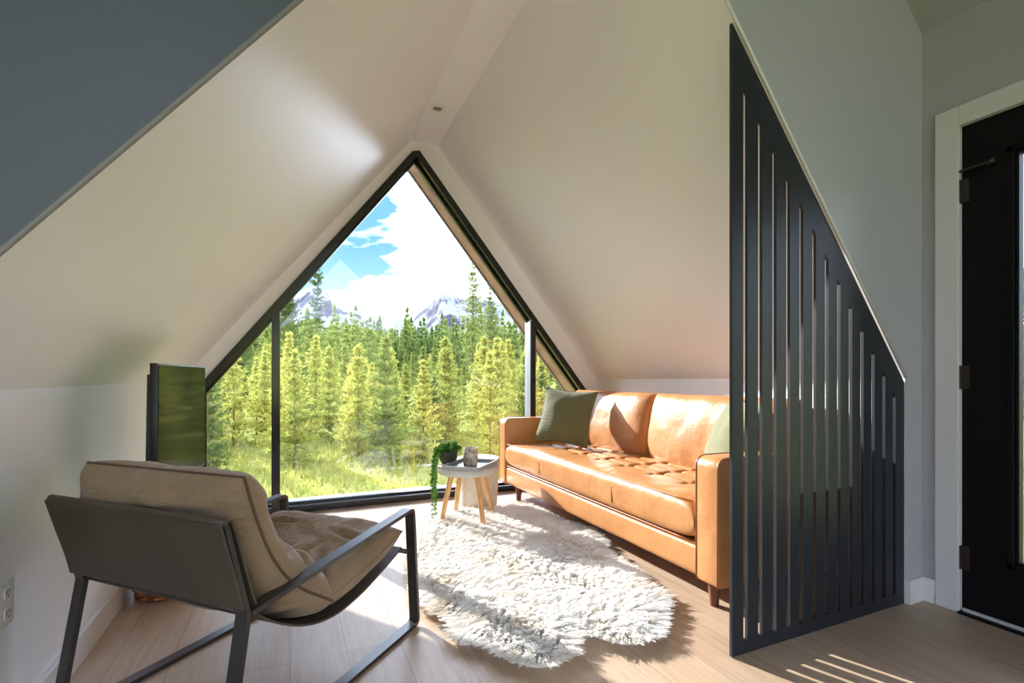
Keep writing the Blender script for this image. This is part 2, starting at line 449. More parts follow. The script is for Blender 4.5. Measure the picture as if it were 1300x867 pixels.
# window outline (outer edge of the black frame) in the gable plane, x-z
WO = [(-0.60, 0.0), (-0.60, 0.907), (0.905, 2.829), (0.962, 2.845), (2.59, 0.838), (2.59, 0.0)]
def offset_poly(P, d):
    n = len(P); out = []
    for i in range(n):
        p0, p1, p2 = Vector(P[i - 1]), Vector(P[i]), Vector(P[(i + 1) % n])
        e1 = (p1 - p0).normalized(); e2 = (p2 - p1).normalized()
        n1 = Vector((e1.y, -e1.x)); n2 = Vector((e2.y, -e2.x))
        k = (n1 + n2); k = k / max(1e-6, k.dot(n1))
        out.append(tuple(p1 + k * d))
    return out
WI = offset_poly(WO, 0.050)                      # clockwise order -> right-hand normal points inwards
# gable wall: ring between ceiling outline and window outline
CO = [(-0.68, 0.0), (-0.68, 0.975), (0.896, 2.917), (1.119, 2.917), (2.66, 0.985), (2.66, 0.0)]
mb = MB()
for i in range(5):
    a, b = CO[i], CO[i + 1]; c, d = WO[i + 1], WO[i]
    for y in (WY, WY + 0.12):
        mb.add([(a[0], y, a[1]), (b[0], y, b[1]), (c[0], y, c[1]), (d[0], y, d[1])], [(0, 1, 2, 3)])
    mb.add([(d[0], WY, d[1]), (c[0], WY, c[1]), (c[0], WY + 0.12, c[1]), (d[0], WY + 0.12, d[1])], [(0, 1, 2, 3)])
tag(mb.build('wall_back', M['wall']), kind='structure')

# black window frame, extruded ring
def ring(P, Q, y0, y1):
    n = len(P); V = []; F = []
    for poly in (P, Q):
        for y in (y0, y1):
            V += [(p[0], y, p[1]) for p in poly]
    for i in range(n):
        j = (i + 1) % n
        F += [(i, j, 2 * n + j, 2 * n + i), (n + i, 3 * n + i, 3 * n + j, n + j), (i, n + i, n + j, j), (2 * n + i, 2 * n + j, 3 * n + j, 3 * n + i)]
    return V, F
mb = MB(); mb.add(*ring(WO, WI, WY - 0.012, WY + 0.11))
mb.add(*ring(offset_poly(WO, 0.048), offset_poly(WO, 0.066), WY + 0.055, WY + 0.09))     # glazing bead
win = mb.build('window_1', M['black']); tag(win, kind='structure')
def zin(x):       # inner height of the sloped frame at x
    if x < 0.93: return WI[1][1] + (WI[2][1] - WI[1][1]) * (x - WI[1][0]) / (WI[2][0] - WI[1][0])
    return WI[4][1] + (WI[3][1] - WI[4][1]) * (x - WI[4][0]) / (WI[3][0] - WI[4][0])
for x0, x1 in ((-0.122, -0.066), (1.975, 2.02)):
    pts = [(x0, 0.05), (x1, 0.05), (x1, zin(x1) + 0.012), (x0, zin(x0) + 0.012)]
    MB().prism(pts, 1, WY - 0.010, WY + 0.11).build('mullion', M['black'], win)
MB().box((1.9705, WY + 0.0, 0.06), (1.9745, WY + 0.108, zin(1.972) - 0.01)).build('skylit_side', M['alu'], win)  # pale strip painting sky light onto the black mullion's side
MB().box((-0.56, WY + 0.082, 0.052), (2.55, WY + 0.22, 0.058)).build('sill_flashing', M['alu'], win)
MX = [(-0.122, -0.066), (1.975, 2.02)]
gp = [[(WI[0][0], WI[0][1]), (WI[1][0], WI[1][1]), (MX[0][0], zin(MX[0][0])), (MX[0][0], WI[0][1])],
      [(MX[0][1], WI[0][1]), (MX[0][1], zin(MX[0][1])), WI[2], WI[3], (MX[1][0], zin(MX[1][0])), (MX[1][0], WI[0][1])],
      [(MX[1][1], WI[0][1]), (MX[1][1], zin(MX[1][1])), WI[4], (WI[5][0], WI[0][1])]]
for P in gp:
    MB().prism(P, 1, WY + 0.070, WY + 0.078).build('glass_pane', M['glass'], win)

# roof overhang outside the gable (soffit + fascia), both slopes
for nm, p, q in (('roof_right', WO[3], (2.95, WO[3][1] - (2.95 - WO[3][0]) * (WO[3][1] - WO[4][1]) / (WO[4][0] - WO[3][0]))),
                 ('roof_left', WO[2], (-0.95, WO[2][1] - (WO[2][0] + 0.95) * (WO[2][1] - WO[1][1]) / (WO[2][0] - WO[1][0])))):
    p = Vector((p[0], p[1])); q = Vector((q[0], q[1])); e = (q - p).normalized()
    nrm = Vector((-e.y, e.x));  nrm = nrm if nrm.y > 0 else -nrm
    p = p - e * 0.0
    pts = [tuple(p), tuple(q), tuple(q + nrm * 0.16), tuple(p + nrm * 0.16)]
    o = MB().prism(pts, 1, WY + 0.12, WY + 0.40).build(nm, M['soffit']); tag(o, kind='structure')
    pts = [tuple(p - nrm * 0.012), tuple(q - nrm * 0.012), tuple(q + nrm * 0.17), tuple(p + nrm * 0.17)]
    MB().prism(pts, 1, WY + 0.40, WY + 0.425).build('fascia_board', M['fascia'], o)

# opening wall towards the main room (with the gable-shaped opening)
top = 5.8
def wq(name, pts, m): return tag(meshobj(name, [(x, wallY(x), z) for x, z in pts], [tuple(range(len(pts)))], m), kind='structure')
DX = 2.61
wq('wall_front', [(-3.5, 0), (-0.68, 0), (-0.68, 0.966), (0.788, 2.80), (0.788, top), (-3.5, top)], M['wallshade'])
wq('wall_front', [(2.476, 0), (DX, 0), (DX, top), (1.02, top), (1.02, 2.80), (2.476, 0.997)], M['walldim'])
wq('wall_front', [(0.788, 2.80), (1.02, 2.80), (1.02, top), (0.788, top)], M['walldim'])
# thin edge beads along the opening
def bead(name, pts, r, m):
    return tag(MB().tube(pts, r, 8).build(name, m, smooth=True), kind='structure')
def wp(x, z, dy=-0.004): return (x, wallY(x) + dy, z)
bead('trim_1', [wp(-0.68, 0.0), wp(-0.68, 0.966), wp(0.788, 2.80)], 0.006, M['trimdark'])
bead('trim_2', [wp(2.476, 0.997), wp(1.02, 2.80)], 0.0065, M['trimw'])
# main room (behind the camera): door wall, far walls, sloped ceiling, added unseen windows that light it
D0, D1, DT = 0.235, 1.150, 2.069            # door leaf along Y, and its top
def xwall(name, x, holes, y0, y1, z1f, m):
    """wall in plane x, y0..y1, with rectangular holes (ya,yb,za,zb) sorted along y"""
    mb = MB(); cuts = [y0]
    def q(ya, yb, za, zb_a, zb_b): mb.add([(x, ya, za), (x, yb, za), (x, yb, zb_b), (x, ya, zb_a)], [(0, 1, 2, 3)])
    y = y0
    for ya, yb, za, zb in holes:
        q(y, ya, 0, z1f, z1f)
        if za > 0: q(ya, yb, 0, za, za)
        q(ya, yb, zb, z1f, z1f); y = yb
    q(y, y1, 0, z1f, z1f)
    return tag(mb.build(name, m), kind='structure')
xwall('wall_east', DX, [(D0, D1, 0.0, DT)], -4.1, wallY(DX), 2.545, M['walldim'])
xwall('wall_west', -3.5, [(-3.2, 0.2, 0.4, 2.4)], -4.1, wallY(-3.5), 2.6, M['walldim'])
YS = -4.1
mb = MB()
WP = [(-3.3, 0.06), (-3.3, 2.55), (-0.45, 5.40), (2.40, 2.55), (2.40, 0.06)]
OP = [(-3.55, 0.0), (-3.55, 2.56), (-0.45, 5.66), (2.65, 2.56), (2.65, 0.0)]
for i in range(5):
    j = (i + 1) % 5; mb.add([(p[0], YS, p[1]) for p in (OP[i], OP[j], WP[j], WP[i])], [(0, 1, 2, 3)])
tag(mb.build('wall_south', M['walldim']), kind='structure')
grid_quad('ceiling_main', (DX, YS - .1, 2.545), (DX, 1.7, 2.545), (-0.45, 1.7, 5.60), (-0.45, YS - .1, 5.60), M['walldim'], 4)
grid_quad('ceiling_main', (-0.45, YS - .1, 5.60), (-0.45, 1.7, 5.60), (-3.52, 1.7, 2.53), (-3.52, YS - .1, 2.53), M['walldim'], 4)
def rect_window(name, axis, c, a0, a1, z0, z1):
    mb = MB()
    def b(p0, p1, q0, q1):
        lo, hi = ((p0, c - .04, q0), (p1, c + .04, q1)) if axis == 1 else ((c - .04, p0, q0), (c + .04, p1, q1))
        mb.box(lo, hi)
    f = 0.06
    b(a0, a1, z0, z0 + f); b(a0, a1, z1 - f, z1); b(a0, a0 + f, z0, z1); b(a1 - f, a1, z0, z1)
    mid = (a0 + a1) / 2; b(mid - f / 2, mid + f / 2, z0, z1)
    o = mb.build(name, M['black']); tag(o, kind='structure')
    lo, hi = ((a0 + f, c - .004, z0 + f), (a1 - f, c + .004, z1 - f)) if axis == 1 else ((c - .004, a0 + f, z0 + f), (c + .004, a1 - f, z1 - f))
    MB().box(lo, hi).build('glass_pane', M['glass'], o)
mb = MB()
mb.add(*ring(WP, offset_poly(WP, 0.06), YS - 0.05, YS + 0.05))
w2 = mb.build('fill_window_south', M['black']); tag(w2, kind='structure')  # unseen glazed gable, added for daylight and sky reflected in the glass
MB().prism(WP, 1, YS - 0.004, YS + 0.004).build('glass_pane', M['glass'], w2)
rect_window('fill_window_west', 0, -3.5, -3.2, 0.2, 0.4, 2.4)  # unseen west window, added to let in fill light

# door: black leaf with a tall glass light, white casing, threshold
door = empty('door_1', (DX, D1, 0)); tag(door, kind='structure')
def dl(p): return (p[0] - DX, p[1] - D1, p[2])
G0, G1, GB, GT = D0 + 0.182, 0.968, 0.268, 1.886
mb = MB()
X0, X1 = DX + 0.004, DX + 0.048
for lo, hi in (((X0, D0 + .003, 0.02), (X1, G0, DT - .003)), ((X0, G1, 0.02), (X1, D1 - .003, DT - .003)),
               ((X0, G0, 0.02), (X1, G1, GB)), ((X0, G0, GT), (X1, G1, DT - .003))):
    mb.box(dl(lo), dl(hi))
leafo = mb.build('door_panel', M['doorblack'], door)
mb = MB()
for o, w in ((0.0, 0.022), (0.022, 0.012)):          # stepped glazing moulding around the light
    xf = X0 - 0.012 + (0.008 if o else 0)
    for lo, hi in (((xf, G0 - .03 + o, GB - .03 + o), (X0 + .02, G0 - .03 + o + w, GT + .03 - o)), ((xf, G1 + .03 - o - w, GB - .03 + o), (X0 + .02, G1 + .03 - o, GT + .03 - o)),
                   ((xf, G0 - .03 + o, GB - .03 + o), (X0 + .02, G1 + .03 - o, GB - .03 + o + w)), ((xf, G0 - .03 + o, GT + .03 - o - w), (X0 + .02, G1 + .03 - o, GT + .03 - o))):
        mb.box(dl(lo), dl(hi), 0.003)
mb.build('glazing_moulding', M['doorblack'], door)
MB().box(dl((X0 + .018, G0 - .005, GB - .005)), dl((X0 + .026, G1 + .005, GT + .005))).build('glass_pane', M['glass'], door)
for z in (0.235, 1.0, 1.79):
    h = MB().tube([dl((DX - .006, D1 + .004, z - .05)), dl((DX - .006, D1 + .004, z + .05))], 0.008, 10).box(dl((DX - .004, D1 - .03, z - .05)), dl((DX + .006, D1 + .002, z + .05)))
    h.build('hinge', M['hinge'], door, angle=40)
MB().tube([dl((DX - .006, D1 + .02, 1.875)), dl((DX - .02, D1 - .10, 1.875))], 0.006, 8).tube([dl((DX - .02, D1 - .095, 1.875)), dl((DX - .02, D1 - .12, 1.875))], 0.011, 10).build('hinge_stop', M['hinge'], door, smooth=True)
MB().box(dl((DX - .006, D0 + .01, 0.008)), dl((DX + .004, D1 - .01, 0.022))).build('weatherstrip', M['weather'], door)
MB().tube([dl((DX - .05, D0 + .07, 0.98)), dl((DX - .05, D0 + .19, 0.98))], 0.010, 10).tube([dl((DX - .05, D0 + .07, 0.98)), dl((DX + .004, D0 + .07, 0.98))], 0.012, 10).build('handle', M['hinge'], door, smooth=True)
MB().box(dl((DX - .03, D0, 0.0)), dl((DX + .14, D1, 0.010)), 0.003).build('threshold', M['doorblack'], door)
# casing and jamb
mb = MB(); cw = 0.085
mb.box((DX - .016, D1, 0), (DX, D1 + cw, DT + cw), 0.003); mb.box((DX - .016, D0 - cw, 0), (DX, D0, DT + cw), 0.003); mb.box((DX - .016, D0, DT), (DX, D1, DT + cw), 0.003)
mb.box((DX, D1 - .003, 0), (DX + .14, D1 + .02, DT + .02)); mb.box((DX, D0 - .02, 0), (DX + .14, D0 + .003, DT + .02)); mb.box((DX, D0, DT - .003), (DX + .14, D1, DT + .02))
tag(mb.build('trim_3', M['trimw']), kind='structure')
# baseboards
tag(MB().box((-0.68, wallY(-.68), 0), (-0.664, WY - .012, 0.105), 0.003).build('baseboard_left', M['trimw']), kind='structure')
bb = MB().prism([(2.486, 1.274), (2.594, 1.278), (2.594, wallY(DX) + .001), (2.486, wallY(2.486) + .001)], 2, 0, 0.105)
bb.box((2.595, D1 + cw + .001, 0), (DX, wallY(DX) - .001, 0.105))
tag(bb.build('baseboard_front', M['trimw']), kind='structure')
tag(MB().box((2.595, YS, 0), (DX, D0 - cw - .001, 0.105), 0.003).build('baseboard_east', M['trimw']), kind='structure')

# ------------------------------------------------------------------ slatted screen
def slat_screen():
    x0, x1, y0, y1 = 1.437, 2.475, 1.292, 1.304
    def ztop(x): return 0.978 + 1.2365 * (2.476 - x)
    W = 0.0215; slots = [(1.503 + 0.0749 * i - W / 2, 1.503 + 0.0749 * i + W / 2) for i in range(13)]
    zb = 0.052
    mb = MB()
    def pr(pts): mb.prism(pts, 1, y0, y1)
    def zs(x): return ztop(x) - 0.145
    edges = [x0] + [e for s in slots for e in s] + [x1]
    for k in range(0, len(edges), 2):                     # slats
        a, b = edges[k], edges[k + 1]; pr([(a, 0.003), (b, 0.003), (b, ztop(b)), (a, ztop(a))])
    for a, b in slots:
        pr([(a, 0.003), (b, 0.003), (b, zb), (a, zb)])
        pr([(a, zs(a)), (b, zs(b)), (b, ztop(b)), (a, ztop(a))])
    o = mb.build('slatted_screen', M['screenblack'])
    # weld the boards into one cut panel
    bm = bmesh.new(); bm.from_mesh(o.data); bmesh.ops.remove_doubles(bm, verts=bm.verts, dist=1e-5)
    bm.to_mesh(o.data); bm.free()
    tag(o, 'tall black room divider with thirteen vertical slots and a sloping top beside the sofa', 'room divider')
slat_screen()

# ------------------------------------------------------------------ sofa
def sofa():
    x0, x1, y0, y1 = 1.645, 2.485, 1.55, 3.945
    ox, oy = (x0 + x1) / 2, (y0 + y1) / 2
    root = empty('sofa', (ox, oy, 0))
    tag(root, 'cognac brown leather sofa with tufted bench seat along the right wall', 'sofa')
    def T(p): return (p[0] - ox, p[1] - oy, p[2])
    aw = 0.132; ah = 0.655
    # arms: rounded front top corner
    for ya, yb in ((y0, y0 + aw), (y1 - aw, y1)):
        prof = rounded_poly([(x0 - ox, 0.105), (x1 - ox - .02, 0.105), (x1 - ox - .02, ah - .01), (x0 - ox, ah)], [0.02, 0.02, 0.05, 0.055], 7)
        a = MB().prism(prof, 1, ya - oy, yb - oy, 0.014, 3).build('armrest', M['leather'], root, angle=50)
        for ye in (ya + .006, yb - .006):
            pp = rounded_poly([(x0 - ox + .001, 0.108), (x0 - ox + .001, ah - .001), (x1 - ox - .06, ah - .009)], [0, 0.055, 0], 8)
            MB().tube([(p[0], ye - oy, p[1]) for p in pp], 0.0042, 6).build('piping', M['leatherpipe'], a, smooth=True)
    # base rail
    prof = rounded_poly([(x0 - ox + .006, 0.112), (x1 - ox - .03, 0.10), (x1 - ox - .03, 0.25), (x0 - ox + .006, 0.25)], [0.03, 0.01, 0.01, 0.02], 5)
    MB().prism(prof, 1, y0 + aw - oy, y1 - aw - oy).build('base', M['leather'], root, angle=40)
    # backrest frame
    prof = rounded_poly([(x1 - ox - .20, 0.25), (x1 - ox, 0.105), (x1 - ox, 0.845), (x1 - ox - .12, 0.845)], [0.0, 0.02, 0.03, 0.03], 6)
    MB().prism(prof, 1, y0 + .03 - oy, y1 - .03 - oy, 0.01, 3).build('backrest', M['leather'], root, angle=40)
    # tufted bench cushion
    yl, yr = y0 + aw + .004, y1 - aw - .004; Wd = (yr - yl) / 2; Dp = 0.66; xs = x0 - .004
    nb = 8; cell = 2 * Wd / nb
    rows = [0.26, 0.385, 0.51]
    def tuft(u, w):
        dx = (u + 1) / 2 * Dp; dy = (w + 1) * Wd; e = 0.0
        k = dy / cell; dl_ = abs(k - round(k)) * cell if 0 < round(k) < nb else 9
        dr = min(abs(dx - r) for r in rows)
        back = 1 / (1 + math.exp(-(dx - 0.20) / 0.02))
        e -= 0.018 * math.exp(-(dl_ / 0.014) ** 2) * back
        e -= 0.018 * math.exp(-(dr / 0.014) ** 2)
        e -= 0.022 * math.exp(-((dl_ ** 2 + dr ** 2) / 0.024 ** 2)) * back
        return e * max(0, 1 - abs(u) ** 20) * max(0, 1 - abs(w) ** 30)
    curve = [(xs - ox, 0, 0.352), (xs - ox + Dp * .33, 0, 0.362), (xs - ox + Dp * .66, 0, 0.362), (xs - ox + Dp, 0, 0.355)]
    V, F, seam = cushion(curve, Wd, 0.100, a=14, b=0.24, wdir=(0, 1, 0), nu=110, nw=300, wrinkle=0.003, wscale=7, extra=tuft)
    cy = (yl + yr) / 2 - oy
    V = [v + Vector((0, cy, 0)) for v in V]
    sc = meshobj('seat_cushion', V, F, M['leather'], root, True)
    for zz, dx in ((0.442, 0.026), (0.262, 0.026)):
        MB().tube([(xs - ox + dx - .012, yl + .02 - oy + (yr - yl - .04) * i / 20, zz) for i in range(21)], 0.0035, 6).build('piping', M['leatherpipe'], sc, smooth=True)
    for yy in (yl + 0.62, yr - 0.62):
        MB().tube([(xs - ox - .0005, yy - oy, 0.30 + 0.10 * i / 6) for i in range(7)], 0.0025, 6).build('seam', M['leatherpipe'], sc, smooth=True)
    # two back cushions, leaning
    ym = (yl + yr) / 2
    for ya, yb, sd in ((yl + .004, ym - .002, 3), (ym + .002, yr - .004, 9)):
        curve = [(2.305 - ox, 0, 0.405), (2.295 - ox, 0, 0.56), (2.315 - ox, 0, 0.72), (2.355 - ox, 0, 0.885)]
        V, F, seam = cushion(curve, (yb - ya) / 2, 0.098, a=5, b=0.36, wdir=(0, 1, 0), nu=50, nw=80, wrinkle=0.006, wscale=5, seed=sd)
        c = (ya + yb) / 2 - oy
        V = [v + Vector((0, c, 0)) for v in V]; seam = [v + Vector((0, c, 0)) for v in seam]
        bc = meshobj('back_cushion', V, F, M['leather'], root, True)
        MB().tube(seam[::2], 0.0045, 6, closed=True).build('piping', M['leatherpipe'], bc, smooth=True)
    # tapered legs
    for lx, ly in ((x0 + .055, y0 + .075), (x0 + .055, y1 - .28), (x1 - .09, y0 + .09), (x1 - .09, y1 - .09)):
        mb = MB(); n = 14; V = []; F = []
        prof = [(0.0175, 0.0), (0.019, 0.004), (0.029, 0.118)]
        mb.lathe([(r, z) for r, z in prof], 18, (lx - ox, ly - oy, 0)); mb.build('leg', M['brownleg'], root, smooth=False, angle=50)
    return root
sofa()

# green knitted throw pillows
def throw_pillow(loc, zdir, normal, size, label, seed):
    n = Vector(normal).normalized(); up = Vector(zdir); up = (up - n * up.dot(n)).normalized(); sd = n.cross(up)
    root = empty('throw_pillow', loc)
    tag(root, label, 'pillow', 'olive knitted throw pillows on the sofa')
    h = size / 2
    curve = [up * (-h), up * (-h * .3), up * (h * .3), up * h]
    V, F, seam = cushion(curve, h, 0.068, a=2.4, b=0.62, wdir=tuple(sd), nu=40, nw=40, wrinkle=0.006, wscale=7, seed=seed, pinch=0.09)
    # local frame of the cover so that the knit ribs follow the pillow
    Mx = Matrix((sd, n, up)).transposed().to_4x4()
    inv = Mx.inverted()
    root.rotation_euler = Mx.to_euler()
    cov = meshobj('cover', [inv @ v for v in V], F, M['knit'], root, True)
    MB().tube([inv @ v for v in seam[::2]], 0.004, 6, closed=True).build('edge_seam', M['knit'], root, smooth=True)
    return root
throw_pillow((1.985, 3.40, 0.692), (0.31, 0.13, 1), (-0.76, -0.56, 0.36), 0.45, 'olive green knitted throw pillow at the window end of the sofa', 2)
throw_pillow((2.085, 1.885, 0.690), (0.46, -0.30, 1), (-0.83, 0.40, 0.42), 0.42, 'olive green knitted throw pillow tucked behind the near armrest by the screen', 5)

# ------------------------------------------------------------------ armchair (steel frame, slung leather, khaki cushions)
def armchair():
    q = 2 ** -0.5; n0, p0 = 1.30, 1.4145
    root = empty('lounge_chair', (q * n0 - q * p0, q * n0 + q * p0, 0), PI / 4)
    tag(root, 'low lounge chair with khaki cushions and black steel frame in the left foreground', 'chair')
    def loc(n, p, z): return (n - n0, p - p0, z)
    def bar_loop(path, p, w, t):
        """flat bar following (n,z) path at lateral position p, width w, thickness t"""
        P = [Vector((a[0], a[1])) for a in path]; V = []; F = []; m = len(P)
        for i, c in enumerate(P):
            a = (P[i] - P[i - 1]).normalized() if i > 0 else (P[1] - P[0]).normalized()
            b = (P[i + 1] - P[i]).normalized() if i < m - 1 else a
            tt = (a + b).normalized(); nn = Vector((-tt.y, tt.x)); k = 1 / max(0.5, nn.dot(Vector((-a.y, a.x))))
            for s, l in ((-1, -1), (1, -1), (1, 1), (-1, 1)):
                qn = c + nn * (s * t / 2 * k); V.append(loc(qn.x, p + l * w / 2, qn.y))
        for i in range(m - 1):
            for k in range(4):
                F.append((i * 4 + k, i * 4 + (k + 1) % 4, (i + 1) * 4 + (k + 1) % 4, (i + 1) * 4 + k))
        F.append((0, 1, 2, 3)); F.append(tuple((m - 1) * 4 + k for k in (3, 2, 1, 0)))
        return V, F
    for p in (1.087, 1.742):
        path = rounded_poly([(0.872, 0.64), (0.935, 0.395), (0.868, 0.008), (1.742, 0.008), (1.706, 0.476), (0.945, 0.398)], [0, 0.03, 0.018, 0.022, 0.022, 0], 5)
        MB().add(*bar_loop(path, p, 0.040, 0.014)).build('side_frame', M['chairmetal'], root)
    MB().tube([loc(1.688, 1.087, 0.310), loc(1.688, 1.742, 0.310)], 0.009, 10).build('front_crossbar', M['chairmetal'], root, smooth=True)
    MB().tube([loc(0.955, 1.087, 0.392), loc(0.955, 1.742, 0.392)], 0.009, 10).build('rear_crossbar', M['chairmetal'], root, smooth=True)
    # slung hide: back panel (two layers folded over the uprights) and seat sling
    def sheet(curve, pa, pb, t, nn=24):
        C = smooth_curve([(a[0], 0, a[1]) for a in curve], nn); V = []; F = []
        for i, c in enumerate(C):
            tg = (C[min(i + 1, nn - 1)] - C[max(i - 1, 0)]).normalized(); nr = Vector((-tg.z, 0, tg.x))
            for s in (-1, 1):
                for pp in (pa, pb):
                    w = c + nr * (s * t / 2); V.append(loc(w.x, pp, w.z))
        for i in range(nn - 1):
            a, b = i * 4, (i + 1) * 4
            F += [(a, b, b + 1, a + 1), (a + 2, a + 3, b + 3, b + 2), (a, a + 2, b + 2, b), (a + 1, b + 1, b + 3, a + 3)]
        F += [(0, 1, 3, 2), tuple((nn - 1) * 4 + k for k in (0, 2, 3, 1))]
        return V, F
    bp = MB().add(*sheet([(0.914, 0.420), (0.900, 0.48), (0.877, 0.56), (0.852, 0.650)], 1.064, 1.756, 0.007))
    bp = bp.build('back_panel', M['hideback'], root)
    tag(bp, 'dark brown leather back panel')
    MB().add(*sheet([(0.956, 0.418), (0.938, 0.47), (0.913, 0.56), (0.886, 0.648)], 1.066, 1.754, 0.005)).build('inner_layer', M['hideback'], bp)
    MB().tube([loc(0.865, 1.065 + .690 * i / 12, 0.651) for i in range(13)], 0.011, 10).build('rolled_edge', M['hideback'], bp, smooth=True)
    MB().add(*sheet([(0.962, 0.398), (1.06, 0.315), (1.18, 0.252), (1.30, 0.228), (1.42, 0.240), (1.55, 0.275), (1.688, 0.322)], 1.112, 1.717, 0.006, 40)).build('seat_sling', M['hideback'], root)
    # cushions
    cb = [(0.945, 0.742), (0.985, 0.62), (1.04, 0.50), (1.125, 0.395), (1.27, 0.290)]
    def folds(segs):
        def f(u, w):
            e = 0.0
            for (u0, w0, u1, w1, dep, wid) in segs:
                du, dw = u1 - u0, w1 - w0; t = max(0, min(1, ((u - u0) * du + (w - w0) * dw) / (du * du + dw * dw)))
                dd = math.hypot(u - u0 - t * du, w - w0 - t * dw); ft = math.sin(PI * min(1, max(0.0, t * 0.9 + 0.08)))
                e -= dep * ft * (math.exp(-(dd / wid) ** 2) - 0.55 * math.exp(-((dd - 2.1 * wid) / wid) ** 2))
            return e * max(0, 1 - abs(u) ** 10) * max(0, 1 - abs(w) ** 10)
        return f
    fb = folds([(-.9, -.9, -.3, -.45, .024, .06), (-.95, -.5, -.2, -.6, .021, .05), (.1, -.95, .35, -.3, .026, .06), (.5, -.98, .55, -.2, .028, .055), (.75, -.95, .72, .2, .022, .05),
                (-.9, .9, -.3, .5, .024, .06), (.2, .95, .35, .3, .024, .06), (.6, .95, .6, .1, .026, .06), (-.6, -.1, -.55, .5, .010, .06), (-.1, -.9, -.15, -.2, .012, .05)])
    fs = folds([(-.9, -.9, -.2, -.5, .022, .05), (-.9, .2, -.1, -.1, .016, .045), (-.7, .85, .0, .4, .022, .05), (-.95, -.3, .1, -.35, .014, .045), (.2, -.95, .45, -.2, .012, .06), (.3, .95, .5, .2, .012, .05), (-.5, .6, .5, .75, .012, .05)])
    V, F, seam = cushion([(a, 0, b) for a, b in cb], 0.318, 0.086, a=7, b=0.38, wdir=(0, 1, 0), nu=80, nw=90, wrinkle=0.012, wscale=7, seed=4, extra=fb, both=True)
    tr = lambda v: Vector(loc(v.x, v.y + 1.4145, v.z))
    c = meshobj('back_cushion', [tr(v) for v in V], F, M['canvas'], root, True)
    MB().tube([tr(v) for v in seam[::1]], 0.0045, 6, closed=True).build('piping', M['seamdark'], c, smooth=True)
    cs = [(1.24, 0.300), (1.36, 0.315), (1.50, 0.345), (1.665, 0.395)]
    V, F, seam = cushion([(a, 0, b) for a, b in cs], 0.315, 0.068, a=6, b=0.42, wdir=(0, 1, 0), nu=80, nw=90, wrinkle=0.011, wscale=8, seed=8, extra=fs)
    c = meshobj('seat_cushion', [tr(v) for v in V], F, M['canvas'], root, True)
    MB().tube([tr(v) for v in seam[::1]], 0.0045, 6, closed=True).build('piping', M['canvas'], c, smooth=True)
armchair()

# ------------------------------------------------------------------ television on the left wall
def television():
    L, H, b = 0.670, 0.466, R(4.5); za = 0.584
    root = empty('television', (-0.42, 2.08, za), -b)                # local y runs along the set, x out of the screen
    tag(root, 'black flat screen television mounted by the left wall next to the window', 'television')
    MB().box((-.024, 0, 0), (0, L, H), 0.003).build('housing', M['tvplastic'], root, angle=40)
    MB().prism([(.03, .03), (L - .03, .03), (L - .05, H - .04), (.05, H - .04)], 0, -.046, -.024).build('back_shell', M['tvplastic'], root)
    MB().box((0, .006, .012), (.0015, L - .006, H - .006)).build('screen', M['screen'], root)
    mb = MB(); mb.box((-.062, .31, -.20), (-.046, .36, .30)); mb.box((-.235, .31, -.20), (-.05, .36, -.17)); mb.box((-.240, .28, -.27), (-.228, .39, -.10))
    mb.build('wall_bracket', M['tvplastic'], root)
television()

# ------------------------------------------------------------------ stool, drum table and what stands on them
def stool():
    c = Vector((1.121, 3.245, 0)); root = empty('side_stool', c)
    tag(root, 'small side table with grey rounded top and four oak legs on the sheepskin', 'side table')
    n = 64; prof = [(0.188, 0.345), (0.199, 0.350), (0.205, 0.362), (0.206, 0.378), (0.203, 0.391), (0.196, 0.396)]
    V = []; F = []; ang0 = PI / 4
    for r, z in prof:
        for k in range(n):
            a = 2 * PI * k / n; ca, sa = math.cos(a), math.sin(a)
            e = 2.2; rr = r / (abs(ca) ** e + abs(sa) ** e) ** (1 / e) * 0.985
            V.append((rr * math.cos(a + ang0), rr * math.sin(a + ang0), z))
    for i in range(len(prof) - 1):
        for k in range(n): F.append((i * n + k, i * n + (k + 1) % n, (i + 1) * n + (k + 1) % n, (i + 1) * n + k))
    F.append(tuple(range(n))[::-1]); F.append(tuple(range((len(prof) - 1) * n, len(prof) * n)))
    o = meshobj('table_top', V, F, M['greytop'], root, True); o.data.set_sharp_from_angle(angle=R(40))
    for fx, fy in ((0.932, 3.254), (1.151, 3.024), (1.083, 3.415), (1.318, 3.288)):
        f = Vector((fx, fy, 0)) - c; f = Vector((f.x, f.y, 0.019)); t = Vector((f.x * .60, f.y * .60, 0.35))
        MB().tube([f + (t - f) * (i / 6) for i in range(7)], 0.0145, 16, r_end=0.0195).build('leg', M['oakleg'], root, smooth=True, angle=60)
stool()
def drum():
    root = empty('drum_table', (1.325, 3.590, 0))
    tag(root, 'round cream concrete drum table behind the oak legged stool', 'side table')
    MB().lathe([(0.130, 0.022), (0.141, 0.026), (0.152, 0.20), (0.158, 0.345), (0.158, 0.36)], 56).build('body', M['concrete'], root, angle=50)
    MB().lathe([(0.118, 0.001), (0.118, 0.022)], 40).build('plinth', M['slot'], root, angle=50)
    MB().lathe([(0.150, 0.361), (0.161, 0.364), (0.163, 0.374), (0.161, 0.384), (0.150, 0.387)], 56).build('table_top', M['concrete'], root, angle=60)
drum()
